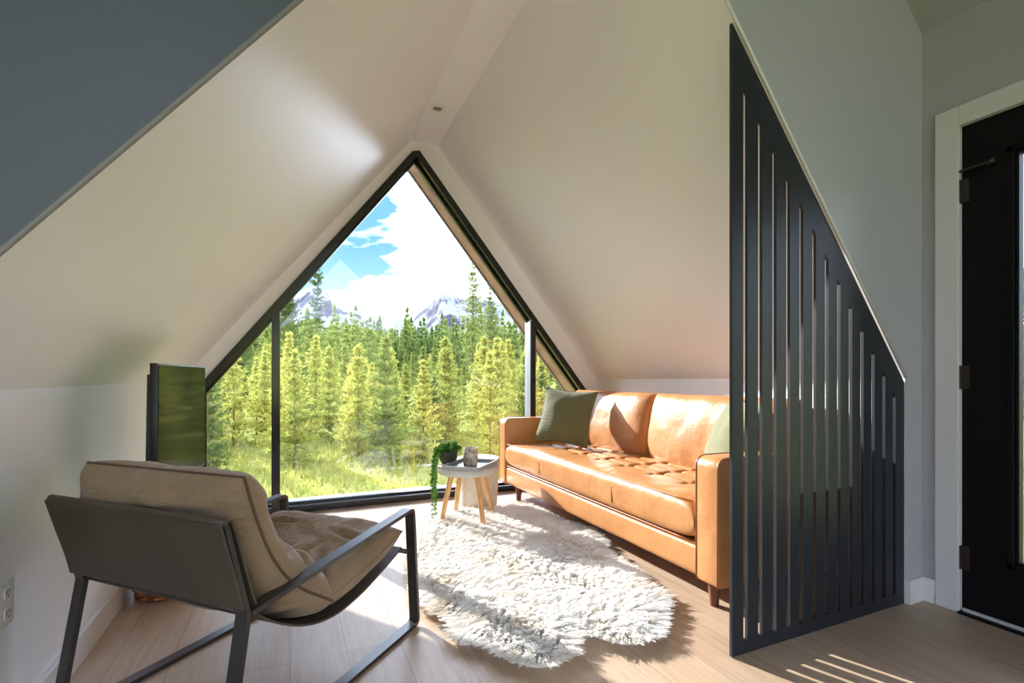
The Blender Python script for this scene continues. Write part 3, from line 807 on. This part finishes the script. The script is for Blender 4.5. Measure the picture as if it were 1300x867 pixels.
def tray():
    cx, cy, z = 1.118, 3.188, 0.3965; root = empty('serving_tray', (cx, cy, z), math.atan2(0.27, 0.25))
    tag(root, 'slate grey rectangular tray lying on the small side table', 'tray')
    L, W = 0.172, 0.132
    P = rounded_poly([(-L, -W), (L, -W), (L, W), (-L, W)], 0.02, 5)
    MB().prism(P, 2, 0.0, 0.006).build('base', M['slate'], root)
    mb = MB(); P2 = rounded_poly([(-L + .008, -W + .008), (L - .008, -W + .008), (L - .008, W - .008), (-L + .008, W - .008)], 0.014, 5)
    n = len(P); V = [(p[0] * 1.02, p[1] * 1.02, 0.026) for p in P] + [(p[0], p[1], 0.026) for p in P2] + [(p[0], p[1], 0.0) for p in P] + [(p[0], p[1], 0.006) for p in P2]
    F = []
    for i in range(n):
        j = (i + 1) % n; F += [(i, j, n + j, n + i), (2 * n + i, 2 * n + j, j, i), (n + i, n + j, 3 * n + j, 3 * n + i)]
    mb.add(V, F); o = mb.build('rim', M['trayrim'], root); tag(o, 'paler grey rim')
tray()
def tumbler():
    root = empty('tumbler', (1.110, 3.165, 0.4030))
    tag(root, 'speckled stoneware tumbler standing on the slate tray', 'cup')
    MB().lathe([(0.040, 0.0), (0.046, 0.006), (0.050, 0.05), (0.050, 0.10), (0.0475, 0.118), (0.0475, 0.124), (0.044, 0.124), (0.044, 0.10), (0.043, 0.012), (0.001, 0.010)], 40, cap=False).build('cup_body', M['mug'], root, angle=60)
    MB().lathe([(0.0435, 0.088), (0.0435, 0.094)], 32).build('candle_wax', M['plate'], root, angle=40)
tumbler()
def plant():
    px, py, pz = 1.010, 3.353, 0.3970
    root = empty('potted_plant', (px, py, pz))
    tag(root, 'trailing green plant in a dark bowl hanging over the edge of the small side table', 'plant')
    MB().lathe([(0.035, 0.0), (0.045, 0.004), (0.062, 0.04), (0.068, 0.075), (0.070, 0.085), (0.064, 0.085), (0.060, 0.072), (0.05, 0.07)], 36, cap=False).build('pot', M['potdark'], root, angle=60)
    MB().lathe([(0.002, 0.074), (0.061, 0.0735)], 24, cap=False).build('soil', M['soil'], root)
    rnd = random.Random(3); st = MB(); V = []; F = []
    def leaf(p, d, s):
        d = Vector(d).normalized(); sd = d.cross(Vector((rnd.uniform(-1, 1), rnd.uniform(-1, 1), rnd.uniform(-1, 1)))).normalized(); nn = d.cross(sd)
        b = len(V)
        V.extend([p, p + d * s * .5 + sd * s * .42 + nn * s * .12, p + d * s, p + d * s * .5 - sd * s * .42 + nn * s * .12]); F.append((b, b + 1, b + 2, b + 3))
    # trailing strands fall on the camera-left side (towards -x)
    strands = []
    for k in range(13):
        a = rnd.uniform(2.35, 3.95); L = rnd.uniform(0.12, 0.26) if k > 6 else rnd.uniform(0.28, 0.40)
        ex, ey = px - 1.121, py - 3.245; pb = ex * math.cos(a) + ey * math.sin(a); out = -pb + math.sqrt(pb * pb - ex * ex - ey * ey + 0.226 ** 2) + rnd.uniform(0.0, 0.02)
        p0 = Vector((0.04 * math.cos(a), 0.04 * math.sin(a), 0.08)); p1 = Vector((0.085 * math.cos(a), 0.085 * math.sin(a), 0.105))
        p2 = Vector((out * math.cos(a), out * math.sin(a), 0.03)); p3 = p2 + Vector((math.cos(a), math.sin(a), 0)) * rnd.uniform(0, .012) + Vector((0, 0, -L))
        strands.append([p0, p1, p2, (p2 + p3) / 2 + Vector((math.cos(a), math.sin(a), 0)) * rnd.uniform(0, .008), p3])
    for k in range(34):
        a = rnd.uniform(0, 2 * PI); r = rnd.uniform(.05, .095)
        p0 = Vector((0.02 * math.cos(a), 0.02 * math.sin(a), 0.078)); p1 = Vector((r * .6 * math.cos(a), r * .6 * math.sin(a), 0.078 + rnd.uniform(.03, .065)))
        p2 = Vector((r * math.cos(a), r * math.sin(a), 0.078 + rnd.uniform(-.01, .04))); strands.append([p0, p1, p2])
    for s in strands:
        C = smooth_curve(s, 26 if len(s) > 3 else 12); st.tube(C, 0.0012, 5)
        for c in C[2:]:
            for _ in range(3):
                leaf(c + Vector((rnd.uniform(-.003, .003),) * 3), (rnd.uniform(-1, 1), rnd.uniform(-1, 1), rnd.uniform(-.6, .7)), rnd.uniform(.012, .022))
    f = meshobj('foliage', V, F, M['leaf'], root); st.build('stems', M['leaf'], root)
plant()

# wicker basket behind the chair
def basket():
    root = empty('wicker_basket', (-0.515, 2.78, 0))
    tag(root, 'rust coloured wicker basket on the floor behind the lounge chair', 'basket')
    mb = MB(); n = 72
    for k in range(13):
        z = 0.014 + k * 0.017; rr = 0.122 + 0.018 * math.sin(k / 12 * PI * 0.8)
        pts = [((rr + 0.005 * (1 if (i // 3 + k) % 2 else -1)) * math.cos(2 * PI * i / n), (rr + 0.005 * (1 if (i // 3 + k) % 2 else -1)) * math.sin(2 * PI * i / n), z) for i in range(n)]
        mb.tube(pts, 0.0085, 6, closed=True)
    for i in range(24):
        a = 2 * PI * i / 24; mb.tube([(0.122 * math.cos(a), 0.122 * math.sin(a), .006), (0.140 * math.cos(a), 0.140 * math.sin(a), 0.13), (0.132 * math.cos(a), 0.132 * math.sin(a), .23)], 0.004, 5)
    mb.build('woven_body', M['wicker'], root, smooth=True)
    MB().lathe([(0.002, 0.006), (0.120, 0.006), (0.120, 0.012)], 36, cap=False).build('bottom', M['wicker'], root)
    MB().tube([(0.136 * math.cos(2 * PI * i / 40), 0.136 * math.sin(2 * PI * i / 40), 0.238) for i in range(40)], 0.012, 8, closed=True).build('rim', M['wicker'], root, smooth=True)
basket()

# electrical outlet on the left wall
def outlet():
    root = empty('wall_outlet', (-0.68, 1.722, 0.41))
    tag(root, 'white double electrical outlet on the left wall behind the lounge chair', 'outlet')
    MB().box((0, -0.037, -0.06), (0.006, 0.037, 0.06), 0.003).build('cover_plate', M['plate'], root, angle=40)
    for z in (-0.027, 0.027):
        P = rounded_poly([(-.017, z - .014), (.017, z - .014), (.017, z + .014), (-.017, z + .014)], 0.009, 5)
        s = MB().prism(P, 0, 0.006, 0.008).build('socket', M['plate'], root)
        mb = MB()
        for y in (-.007, .007): mb.box((.0078, y - .0013, z - .002), (.0086, y + .0013, z + .008))
        mb.box((.0078, -.0025, z - .010), (.0086, .0025, z - .005)); mb.build('slots', M['slot'], s)
outlet()

# recessed downlight in the flat strip of ceiling
def downlight():
    t = (3.40 - wallY(.9)) / (WY - wallY(.9)); z = 2.80 + (2.917 - 2.80) * t
    root = empty('ceiling_light', (0.948, 3.40, z)); root.rotation_euler = (math.atan2(2.917 - 2.80, WY - wallY(.9)), 0, 0)
    tag(root, 'small round recessed downlight in the ceiling above the window', 'ceiling light')
    MB().lathe([(0.054, -0.0005), (0.053, -0.005), (0.036, -0.006), (0.033, -0.0008)], 40, cap=False).build('trim_ring', M['plate'], root, angle=60)
    MB().lathe([(0.001, -0.0012), (0.034, -0.0012)], 40, cap=False).build('lamp_lens', M['slate'], root)
downlight()

# ------------------------------------------------------------------ sheepskin rug
RUG = [(0.703, 3.016), (0.623, 2.729), (0.57, 2.423), (0.535, 2.2), (0.557, 2.04), (0.605, 1.917), (0.571, 1.778), (0.64, 1.74), (0.69, 1.63), (0.752, 1.54), (0.825, 1.51), (0.911, 1.54),
       (1.017, 1.677), (1.062, 1.617), (1.094, 1.57), (1.142, 1.52), (1.221, 1.50), (1.316, 1.554), (1.429, 1.666), (1.505, 1.743), (1.51, 1.849), (1.52, 1.925), (1.578, 2.02), (1.583, 2.151), (1.592, 2.317), (1.70, 2.536), (1.731, 2.75), (1.662, 2.906), (1.652, 3.185), (1.612, 3.42), (1.489, 3.36), (1.42, 3.40), (1.1, 3.50), (0.863, 3.344)]
def in_poly(P, X, Y):
    X = np.asarray(X); Y = np.asarray(Y); c = np.zeros(X.shape, bool); n = len(P)
    for i in range(n):
        x0, y0 = P[i]; x1, y1 = P[(i + 1) % n]
        cond = ((y0 > Y) != (y1 > Y)) & (X < (x1 - x0) * (Y - y0) / (y1 - y0 + 1e-12) + x0); c ^= cond
    return c
def edge_dist(P, X, Y):
    d = np.full(X.shape, 9.0); gx = np.zeros(X.shape); gy = np.zeros(X.shape); n = len(P)
    for i in range(n):
        a = np.array(P[i]); b = np.array(P[(i + 1) % n]); e = b - a
        t = np.clip(((X - a[0]) * e[0] + (Y - a[1]) * e[1]) / (e @ e), 0, 1)
        qx, qy = a[0] + t * e[0] - X, a[1] + t * e[1] - Y; dd = np.hypot(qx, qy); m = dd < d
        d[m] = dd[m]; gx[m] = (qx / np.maximum(dd, 1e-6))[m]; gy[m] = (qy / np.maximum(dd, 1e-6))[m]
    return d, gx, gy
def rug():
    cx, cy = 1.1, 2.5; root = empty('sheepskin_rug', (cx, cy, 0))
    tag(root, 'fluffy white sheepskin rug with lobed edges on the wooden floor', 'rug')
    P = [(x - cx, y - cy) for x, y in RUG]
    P = [tuple(v)[:2] for v in smooth_curve([(p[0], p[1], 0) for p in P + [P[0]]], 160)][:-1]
    MB().prism(P, 2, 0.001, 0.012).build('hide', M['hide'], root)
    NH = 150000
    X = RNG.uniform(-0.62, 0.68, NH * 3); Y = RNG.uniform(-1.05, 1.1, NH * 3); k = in_poly(P, X, Y); X, Y = X[k][:NH], Y[k][:NH]; n = len(X)
    d, gx, gy = edge_dist(P, X, Y)
    # flow: a smooth wavy field split into fine locks
    nl = 5200; lx = RNG.uniform(-0.66, 0.72, nl); ly = RNG.uniform(-1.1, 1.15, nl)
    la = np.array([-0.9 + 2.2 * mnoise.noise(Vector((a * 4.0, b * 4.0, 0.3))) for a, b in zip(lx, ly)]) + RNG.normal(0, 0.45, nl); ll = RNG.uniform(0.88, 1.12, nl)
    idx = np.empty(n, int)
    for s in range(0, n, 4000):
        e = slice(s, s + 4000); idx[e] = np.argmin((X[e, None] - lx) ** 2 + (Y[e, None] - ly) ** 2, axis=1)
    fx, fy = np.cos(la[idx]), np.sin(la[idx])
    w = np.clip(1 - d / 0.07, 0, 1)
    fx, fy = fx * (1 - w) + gx * w * 1.2, fy * (1 - w) + gy * w * 1.2
    Ln = (0.055 + 0.007 * RNG.normal(size=n)).clip(0.03, 0.08) * ll[idx]
    ddx, ddy = lx[idx] - X, ly[idx] - Y; ddl = np.hypot(ddx, ddy); lim = np.minimum(1, 0.012 / np.maximum(ddl, 1e-5)); ddx *= lim; ddy *= lim
    K = 5; pts = np.zeros((n, K, 3), np.float32)
    lean = 0.50 + 0.15 * RNG.random(n) + 0.25 * w
    for j in range(K):
        s = j / (K - 1)
        pts[:, j, 0] = X + Ln * lean * fx * s ** 1.6 + ddx * 0.6 * s ** 1.5 + RNG.normal(0, 0.004, n) * s
        pts[:, j, 1] = Y + Ln * lean * fy * s ** 1.6 + ddy * 0.6 * s ** 1.5 + RNG.normal(0, 0.004, n) * s
        pts[:, j, 2] = 0.011 + Ln * (1.0 * s - 0.30 * s * s * (0.5 + lean)) * (1 - 0.35 * w)
    pts[:, :, 2] = np.maximum(pts[:, :, 2], 0.004)
    hc = bpy.data.hair_curves.new('fleece'); hc.add_curves([K] * n)
    hc.attributes['position'].data.foreach_set('vector', pts.reshape(-1))
    ra = hc.attributes.get('radius') or hc.attributes.new('radius', 'FLOAT', 'POINT')
    rr = np.tile(np.array([0.0016, 0.0016, 0.0014, 0.0011, 0.0004], np.float32), n); ra.data.foreach_set('value', rr)
    hc.materials.append(M['fur'])
    o = link(bpy.data.objects.new('fleece', hc), root); o['kind'] = 'stuff'
rug()

# ------------------------------------------------------------------ outdoors
def gz(x, y):
    d = np.hypot(x, y); t = np.clip((d - 70) / 620, 0, 1)
    hill = 46 * t ** 1.15
    az = np.degrees(np.arctan2(x, y)); side = np.clip((58 - np.abs(az - 12)) / 20, 0, 1)
    south = np.clip((-y - 25) / 400, 0, 1) * (38 + 12 * np.sin(x * 0.021) + 9 * np.sin(x * 0.057 + 1))  # unseen hill, added to soften the horizon reflected in the glass
    return -0.75 + hill * side + south + 0.05 * np.sin(x * 0.5) * np.cos(y * 0.45)
def terrain():
    rs = np.concatenate([np.linspace(0.0, 12, 13), np.geomspace(14, 1500, 40)]); az = np.radians(np.linspace(-180, 180, 145))
    V = []; n = len(az)
    for r in rs:
        for a in az:
            x, y = r * math.sin(a), r * math.cos(a); V.append((x, y, float(gz(np.array(x), np.array(y))) - 0.02))
    F = [(i * n + j, (i + 1) * n + j, (i + 1) * n + j + 1, i * n + j + 1) for i in range(len(rs) - 1) for j in range(n - 1)]
    tag(meshobj('ground', V, F, M['ground'], smooth=True), kind='structure')
terrain()
def path_strip():
    V = []; F = []
    for i in range(41):
        x = 1.3 + 12 * i / 40; y = 9.4 + 0.16 * (x - 1) + 0.15 * math.sin(x); w = 0.08 + 0.03 * math.sin(x * 2.3)
        z = float(gz(np.array(x), np.array(y))) + 0.03
        V += [(x, y - w, z - .04), (x, y - w * .6, z), (x, y + w * .6, z), (x, y + w, z - .04)]
    for i in range(40):
        for k in range(3): F.append((i * 4 + k, i * 4 + k + 1, (i + 1) * 4 + k + 1, (i + 1) * 4 + k))
    tag(meshobj('path', V, F, M['gravel'], smooth=True), kind='structure')
path_strip()

def grass():
    n = 60000
    # in front of the gable window and outside the door
    az = np.radians(RNG.uniform(-38, 92, n)); r = np.sqrt(RNG.uniform(4.6 ** 2, 15.0 ** 2, n))
    x = r * np.sin(az); y = r * np.cos(az)
    k = ((y > 4.75) | (x > 3.2)) & ~((x > 1.3) & (x < 13.3) & (np.abs(y - (9.4 + 0.16 * (x - 1) + 0.15 * np.sin(x))) < 0.10))
    x, y = x[k], y[k]; n = len(x)
    h = RNG.uniform(0.10, 0.30, n) * (0.7 + 0.4 * np.sin(x * 0.9) * np.sin(y * 0.7)); w = RNG.uniform(0.006, 0.014, n) * (1 + r[k] / 12)
    a = RNG.uniform(0, 2 * PI, n); bend = RNG.uniform(0.1, 0.7, n); b = RNG.uniform(0, 2 * PI, n)
    z = gz(x, y); V = np.zeros((n, 5, 3)); cx, cy = np.cos(a) * w, np.sin(a) * w; bx, by = np.cos(b) * bend * h, np.sin(b) * bend * h
    for i, (s, k2) in enumerate(((-1, 0), (1, 0), (1, .55), (-1, .55))):
        f = 1 - 0.35 * (k2 > 0)
        V[:, i, 0] = x + s * cx * f + bx * k2 ** 2; V[:, i, 1] = y + s * cy * f + by * k2 ** 2; V[:, i, 2] = z - 0.03 + h * k2
    V[:, 4, 0] = x + bx; V[:, 4, 1] = y + by; V[:, 4, 2] = z - 0.03 + h
    base = (np.arange(n) * 5)[:, None]
    F = np.concatenate([base + np.array([[0, 1, 2]]), base + np.array([[0, 2, 3]]), base + np.array([[3, 2, 4]])])
    o = link(bpy.data.objects.new('meadow_grass', npmesh('meadow_grass', V.reshape(-1, 3), F, M['grass'])))
    tag(o, 'bright yellow-green meadow grass growing between the house and the trees', 'grass', kind='stuff')
grass()

def conifer_mesh(seed, h, r, nwh, nbr, ntuft, m, width=0.05, tlen=0.26, bare=0.06, irregular=0.25, power=0.85):
    rg = np.random.default_rng(seed); T = []
    for k in range(nwh):
        t = (k + 0.5 + rg.uniform(-.3, .3)) / nwh; z = h * (bare + (0.985 - bare) * t); L = r * (max(0.02, 1 - t) ** power) * (1 + rg.normal(0, irregular)); L = max(L, 0.06 * r)
        nb = nbr if t < 0.85 else max(3, nbr - 2); a0 = rg.uniform(0, 2 * PI)
        for b in range(nb):
            a = a0 + 2 * PI * b / nb + rg.normal(0, .25); Lb = L * rg.uniform(.65, 1.15); pitch = -0.25 + 0.9 * t + rg.normal(0, .12)
            dv = np.array([math.cos(a) * math.cos(pitch), math.sin(a) * math.cos(pitch), math.sin(pitch)])
            for j in range(ntuft):
                s = (j + 0.6) / ntuft; p = np.array([0, 0, z]) + dv * Lb * s + np.array([0, 0, 0.16 * Lb * s * s]) + rg.normal(0, .03 * r, 3)
                for q in range(m):
                    d = dv * 0.8 + rg.normal(0, .55, 3) + np.array([0, 0, .45]); d /= np.linalg.norm(d); sd = np.cross(d, rg.normal(size=3)); sd /= np.linalg.norm(sd)
                    l = tlen * rg.uniform(.6, 1.2) * (0.55 + .45 * (1 - t)); w = width * rg.uniform(.7, 1.3)
                    T.append((p - sd * w, p + sd * w, p + d * l))
    # leader
    for q in range(14):
        d = np.array([rg.normal(0, .3), rg.normal(0, .3), 1]); d /= np.linalg.norm(d); sd = np.cross(d, rg.normal(size=3)); sd /= np.linalg.norm(sd); p = np.array([0, 0, h * (0.93 + .05 * rg.random())]); T.append((p - sd * width, p + sd * width, p + d * tlen * .8))
    V = np.array(T).reshape(-1, 3); F = np.arange(len(V)).reshape(-1, 3)
    return V, F
def trunk_mesh(h, r0):
    mb = MB().tube([(0, 0, h * 0.96 * i / 8) for i in range(9)], r0, 8, r_end=r0 * 0.12)
    me = bpy.data.meshes.new('trunk'); me.from_pydata([tuple(v) for v in mb.V], [], mb.F); me.materials.append(M['bark'])
    me.polygons.foreach_set('use_smooth', [True] * len(me.polygons)); return me
PROTO = {}
def proto(key, seed, h, r, nwh, nbr, ntuft, m, mat, r0, **kw):
    V, F = conifer_mesh(seed, h, r, nwh, nbr, ntuft, m, **kw)
    PROTO[key] = (npmesh('foliage', V, F, M[mat]), trunk_mesh(h, r0))
for i in range(4): proto('young%d' % i, 10 + i, 4.0, 1.0 - .08 * i, 19, 7, 6, 5, 'needle_y' if i != 2 else 'needle_g', 0.05, width=0.026, tlen=0.24, irregular=.22, power=.75)
for i in range(3): proto('mid%d' % i, 30 + i, 8.0, 1.5, 26, 7, 7, 4, 'needle_g' if i else 'needle_y', 0.10, width=0.045, tlen=0.36, bare=.10, irregular=.3)
for i in range(2): proto('dark%d' % i, 50 + i, 9.0, 1.6, 28, 7, 7, 4, 'needle_d', 0.12, width=0.05, tlen=0.38, bare=.08)
proto('tall0', 70, 16.0, 1.5, 36, 5, 5, 5, 'needle_g', 0.16, width=0.06, tlen=0.5, bare=.22, irregular=.45, power=.5)
proto('tall1', 71, 15.0, 1.1, 17, 4, 4, 6, 'needle_d', 0.14, width=0.07, tlen=0.55, bare=.50, irregular=.5, power=.35)
def tree(key, x, y, s, rz, label, cat='tree', group=None, zs=1.0):
    fo, tr = PROTO[key]
    root = empty('pine_tree', (x, y, float(gz(np.array(x), np.array(y))) - 0.05), rz); root.scale = (s, s, s * zs)
    tag(root, label, cat, group)
    link(bpy.data.objects.new('foliage', fo), root); link(bpy.data.objects.new('trunk', tr), root)
    return root
def at_az(az, r): return r * math.sin(R(az)), r * math.cos(R(az))
rt = random.Random(11)
placed = []
def spot(az0, az1, r0, r1, gap):
    for _ in range(60):
        az = rt.uniform(az0, az1); r = math.sqrt(rt.uniform(r0 * r0, r1 * r1)); x, y = at_az(az, r)
        if all((x - a) ** 2 + (y - b) ** 2 > gap * gap for a, b in placed):
            placed.append((x, y)); return x, y
    return None
# the two trees that stand out
x, y = at_az(2.7, 46); placed.append((x, y)); tree('tall1', x, y, 0.80, 0.4, 'tall thin bare-stemmed pine rising in front of the left mountain peak')
x, y = at_az(19.6, 38); placed.append((x, y)); tree('tall0', x, y, 0.70, 1.1, 'tallest green pine rising to the sky at the right of the window')
x, y = at_az(21.6, 41); placed.append((x, y)); tree('tall0', x, y, 0.60, 2.1, 'second tall green pine just right of the tallest one')
for az, r, s in ((-0.2, 27, 0.82), (-4.5, 24, 0.62)):
    x, y = at_az(az, r); placed.append((x, y)); tree('dark%d' % (s > .7), x, y, s, az, 'dark green pine rising above the young ones at the left edge of the window', group='dark pines at the left edge of the window')
for i in range(105):
    p = spot(-22, 50, 10.0, 21, 0.75)
    if p: tree('young%d' % rt.randrange(4), *p, rt.uniform(.50, 0.80) * (0.72 + 0.016 * math.hypot(*p)), rt.uniform(0, 6.28), 'young yellow-green pine at the front edge of the trees across the meadow', group='young pines along the meadow')
for i in range(85):
    p = spot(-20, 48, 23, 46, 1.5)
    if p: tree('mid%d' % rt.randrange(3), *p, rt.uniform(.75, 1.1) * (1.75 + .061 * math.hypot(*p)) / 8, rt.uniform(0, 6.28), 'mid-sized green pine standing among the trees behind the young pines', group='pines behind the young pines')
for i in range(80):
    p = spot(-16, 44, 46, 90, 2.2)
    if p: tree('mid%d' % rt.randrange(3) if rt.random() < .75 else 'dark%d' % rt.randrange(2), *p, rt.uniform(.7, 1.05) * (1.75 + .064 * math.hypot(*p)) / 8, rt.uniform(0, 6.28), 'tall pine far back in the trees towards the forested hill', group='pines towards the hill')
for i in range(16):
    p = spot(56, 84, 11, 32, 1.8)
    if p: tree(('young%d' if i % 2 else 'mid%d') % rt.randrange(3), *p, rt.uniform(.7, .95), rt.uniform(0, 6.28), 'green pine seen through the glass of the black door', group='pines outside the door')

def far_forest():
    rg = np.random.default_rng(5); VV = []; FF = []; base = 0
    P = [conifer_mesh(100 + i, 11.0, 1.9, 12, 5, 3, 2, width=0.26, tlen=1.0, bare=.03, irregular=.2)[0] for i in range(4)]
    n = 3600
    for i in range(n):
        az = math.radians(rg.uniform(-17, 46)); r = 92 * (7.6 ** (rg.random() ** 0.85)); x, y = r * math.sin(az), r * math.cos(az)
        z = float(gz(np.array(x), np.array(y))); s = rg.uniform(.65, 1.15); a = rg.uniform(0, 6.28); c, sn = math.cos(a) * s, math.sin(a) * s
        v = P[rg.integers(4)]; q = np.empty_like(v); q[:, 0] = x + v[:, 0] * c - v[:, 1] * sn; q[:, 1] = y + v[:, 0] * sn + v[:, 1] * c; q[:, 2] = z - .2 + v[:, 2] * s * rg.uniform(.9, 1.2)
        VV.append(q)
    V = np.concatenate(VV); F = np.arange(len(V)).reshape(-1, 3)
    o = link(bpy.data.objects.new('hill_forest', npmesh('hill_forest', V, F, M['needle_far'])))
    tag(o, 'dense green conifer forest covering the hill below the mountains', 'forest', kind='stuff')
far_forest()

def mountains():
    T = [(-60, 90), (-30, 110), (-12, 120), (-4.94, 116.6), (-1.57, 202.8), (0.3, 252.8), (1.84, 290.7), (2.63, 296.8), (3.42, 286.2), (4.86, 253.2), (6.5, 222.2), (8.17, 185.2), (9.86, 188.5), (11.59, 201.7), (12.89, 203.5), (14.21, 240.9),
         (15.36, 278.4), (16.43, 297.2), (17.33, 290.4), (18.22, 274.8), (19.58, 283.4), (21.39, 273.2), (24.11, 254.7), (27.75, 227.2), (32.69, 211.8), (45, 150), (75, 120), (100, 110)]
    azs = np.concatenate([np.arange(-60, -8, 1.5), np.arange(-8, 36, 0.11), np.arange(36, 100, 1.5)]); rs = np.concatenate([np.linspace(1050, 1640, 46), np.linspace(1655, 1760, 12), np.linspace(1800, 2300, 8)])
    H = np.interp(azs, [t[0] for t in T], [t[1] for t in T]); V = []; n = len(azs)
    for r in rs:
        for j, a in enumerate(azs):
            x, y = r * math.sin(R(a)), r * math.cos(R(a)); k = max(0.0, 1 - abs(r - 1700) / 660.0)
            f = k ** 1.35
            p = Vector((x * 0.006, y * 0.006, 1.3)); rd = 0.0
            amp = 1.0
            for o in range(5):
                rd += amp * (1 - abs(mnoise.noise(p)) * 2); p = p * 2.1; amp *= 0.5
            z = H[j] * f + (rd - 1.1) * 30 * min(1, 3 * k) * (1 - 0.85 * k ** 6) + (rd - 1.1) * 5 * k
            V.append((x, y, z - 6))
    F = [(i * n + j, (i + 1) * n + j, (i + 1) * n + j + 1, i * n + j + 1) for i in range(len(rs) - 1) for j in range(n - 1)]
    o = meshobj('mountains', V, F, M['mountain'], smooth=True); tag(o, 'two snow-streaked rocky mountain peaks on the skyline', 'mountain', kind='structure')
mountains()

# ------------------------------------------------------------------ sky, sun, room light
SUN_DIR = Vector((0.351 * 0.934, -0.936 * 0.934, -0.358))      # direction the light travels
w = bpy.data.worlds.new('sky'); SC.world = w; w.use_nodes = True; nt = w.node_tree; nt.nodes.clear(); L = nt.links.new
out = nt.nodes.new('ShaderNodeOutputWorld'); bg = nt.nodes.new('ShaderNodeBackground'); L(bg.outputs[0], out.inputs[0])
tc = nt.nodes.new('ShaderNodeTexCoord'); sp = nt.nodes.new('ShaderNodeSeparateXYZ'); L(tc.outputs['Generated'], sp.inputs[0])
sky = ramp(nt, sp.outputs[2], [(0.0, (0.16, 0.18, 0.20)), (0.10, (0.09, 0.14, 0.19)), (0.25, (0.032, 0.082, 0.13)), (1.0, (0.024, 0.064, 0.12))])
zz = N(nt, 'ShaderNodeMath', operation='ADD'); L(sp.outputs[2], zz.inputs[0]); zz.inputs[1].default_value = 0.22
cv = nt.nodes.new('ShaderNodeCombineXYZ')
for i in (0, 1):
    dv = N(nt, 'ShaderNodeMath', operation='DIVIDE'); L(sp.outputs[i], dv.inputs[0]); L(zz.outputs[0], dv.inputs[1]); L(dv.outputs[0], cv.inputs[i])
mpw = N(nt, 'ShaderNodeMapping', Scale=(0.9, 1.5, 1.0), Location=(0.55, 0.15, 0.0)); L(cv.outputs[0], mpw.inputs[0])
nz = N(nt, 'ShaderNodeTexNoise', Scale=1.35, Detail=7.0, Roughness=0.55, Distortion=0.3); L(mpw.outputs[0], nz.inputs['Vector'])
gd = N(nt, 'ShaderNodeVectorMath', operation='DOT_PRODUCT'); L(tc.outputs['Generated'], gd.inputs[0]); gd.inputs[1].default_value = (0.035, 0.960, 0.275)
gm = N(nt, 'ShaderNodeMapRange'); gm.interpolation_type = 'SMOOTHSTEP'; L(gd.outputs['Value'], gm.inputs[0])
gm.inputs[1].default_value = 0.975; gm.inputs[2].default_value = 0.998; gm.inputs[3].default_value = 0.0; gm.inputs[4].default_value = 0.24
sb = N(nt, 'ShaderNodeMapRange'); L(sp.outputs[1], sb.inputs[0]); sb.inputs[1].default_value = 0.1; sb.inputs[2].default_value = -0.4; sb.inputs[3].default_value = 0.0; sb.inputs[4].default_value = 0.4
sa = N(nt, 'ShaderNodeMath', operation='ADD'); L(nz.outputs[0], sa.inputs[0]); L(sb.outputs[0], sa.inputs[1])
gs = N(nt, 'ShaderNodeMath', operation='SUBTRACT'); L(sa.outputs[0], gs.inputs[0]); L(gm.outputs[0], gs.inputs[1])
cl = ramp(nt, gs.outputs[0], [(0.32, (0, 0, 0)), (0.48, (1, 1, 1))])
br_ = N(nt, 'ShaderNodeMapRange'); L(sp.outputs[1], br_.inputs[0]); br_.inputs[1].default_value = -0.6; br_.inputs[2].default_value = 0.8; br_.inputs[3].default_value = 0.42; br_.inputs[4].default_value = 1.0
clc = N(nt, 'ShaderNodeCombineColor')
for i, k in enumerate((0.86, 0.97, 1.23)):
    mm = N(nt, 'ShaderNodeMath', operation='MULTIPLY'); L(br_.outputs[0], mm.inputs[0]); mm.inputs[1].default_value = k; L(mm.outputs[0], clc.inputs[i])
L(mixrgb(nt, cl, sky, clc.outputs[0]), bg.inputs['Color']); bg.inputs['Strength'].default_value = 2.5

ld = bpy.data.lights.new('sun', 'SUN'); ld.energy = 3.9; ld.angle = R(0.6); ld.color = (1.0, 0.975, 0.945)
so = bpy.data.objects.new('sun', ld); so.rotation_euler = SUN_DIR.to_track_quat('-Z', 'Y').to_euler(); so.location = (-8, 20, 12); COL.objects.link(so)

# ------------------------------------------------------------------ camera
cam = bpy.data.cameras.new('camera'); cam.sensor_width = 36.0; cam.lens = 630.0 / 1300.0 * 36.0
cam.shift_y = (479.0 - 433.5) / 1300.0; cam.clip_end = 6000; cam.clip_start = 0.05
co = bpy.data.objects.new('camera', cam); co.location = (0, 0, 1.0); co.rotation_euler = (PI / 2, 0, -math.atan2(282, 630)); COL.objects.link(co); SC.camera = co

SC.view_settings.view_transform = 'Standard'; SC.view_settings.look = 'None'; SC.view_settings.gamma = 1.0; SC.view_settings.use_curve_mapping = False
SC.view_settings.exposure = 1.98
cy = SC.cycles
cy.use_denoising = True; cy.max_bounces = 10; cy.diffuse_bounces = 6; cy.glossy_bounces = 4; cy.transparent_max_bounces = 24; cy.transmission_bounces = 6
cy.sample_clamp_indirect = 8.0; cy.caustics_reflective = False; cy.caustics_refractive = False
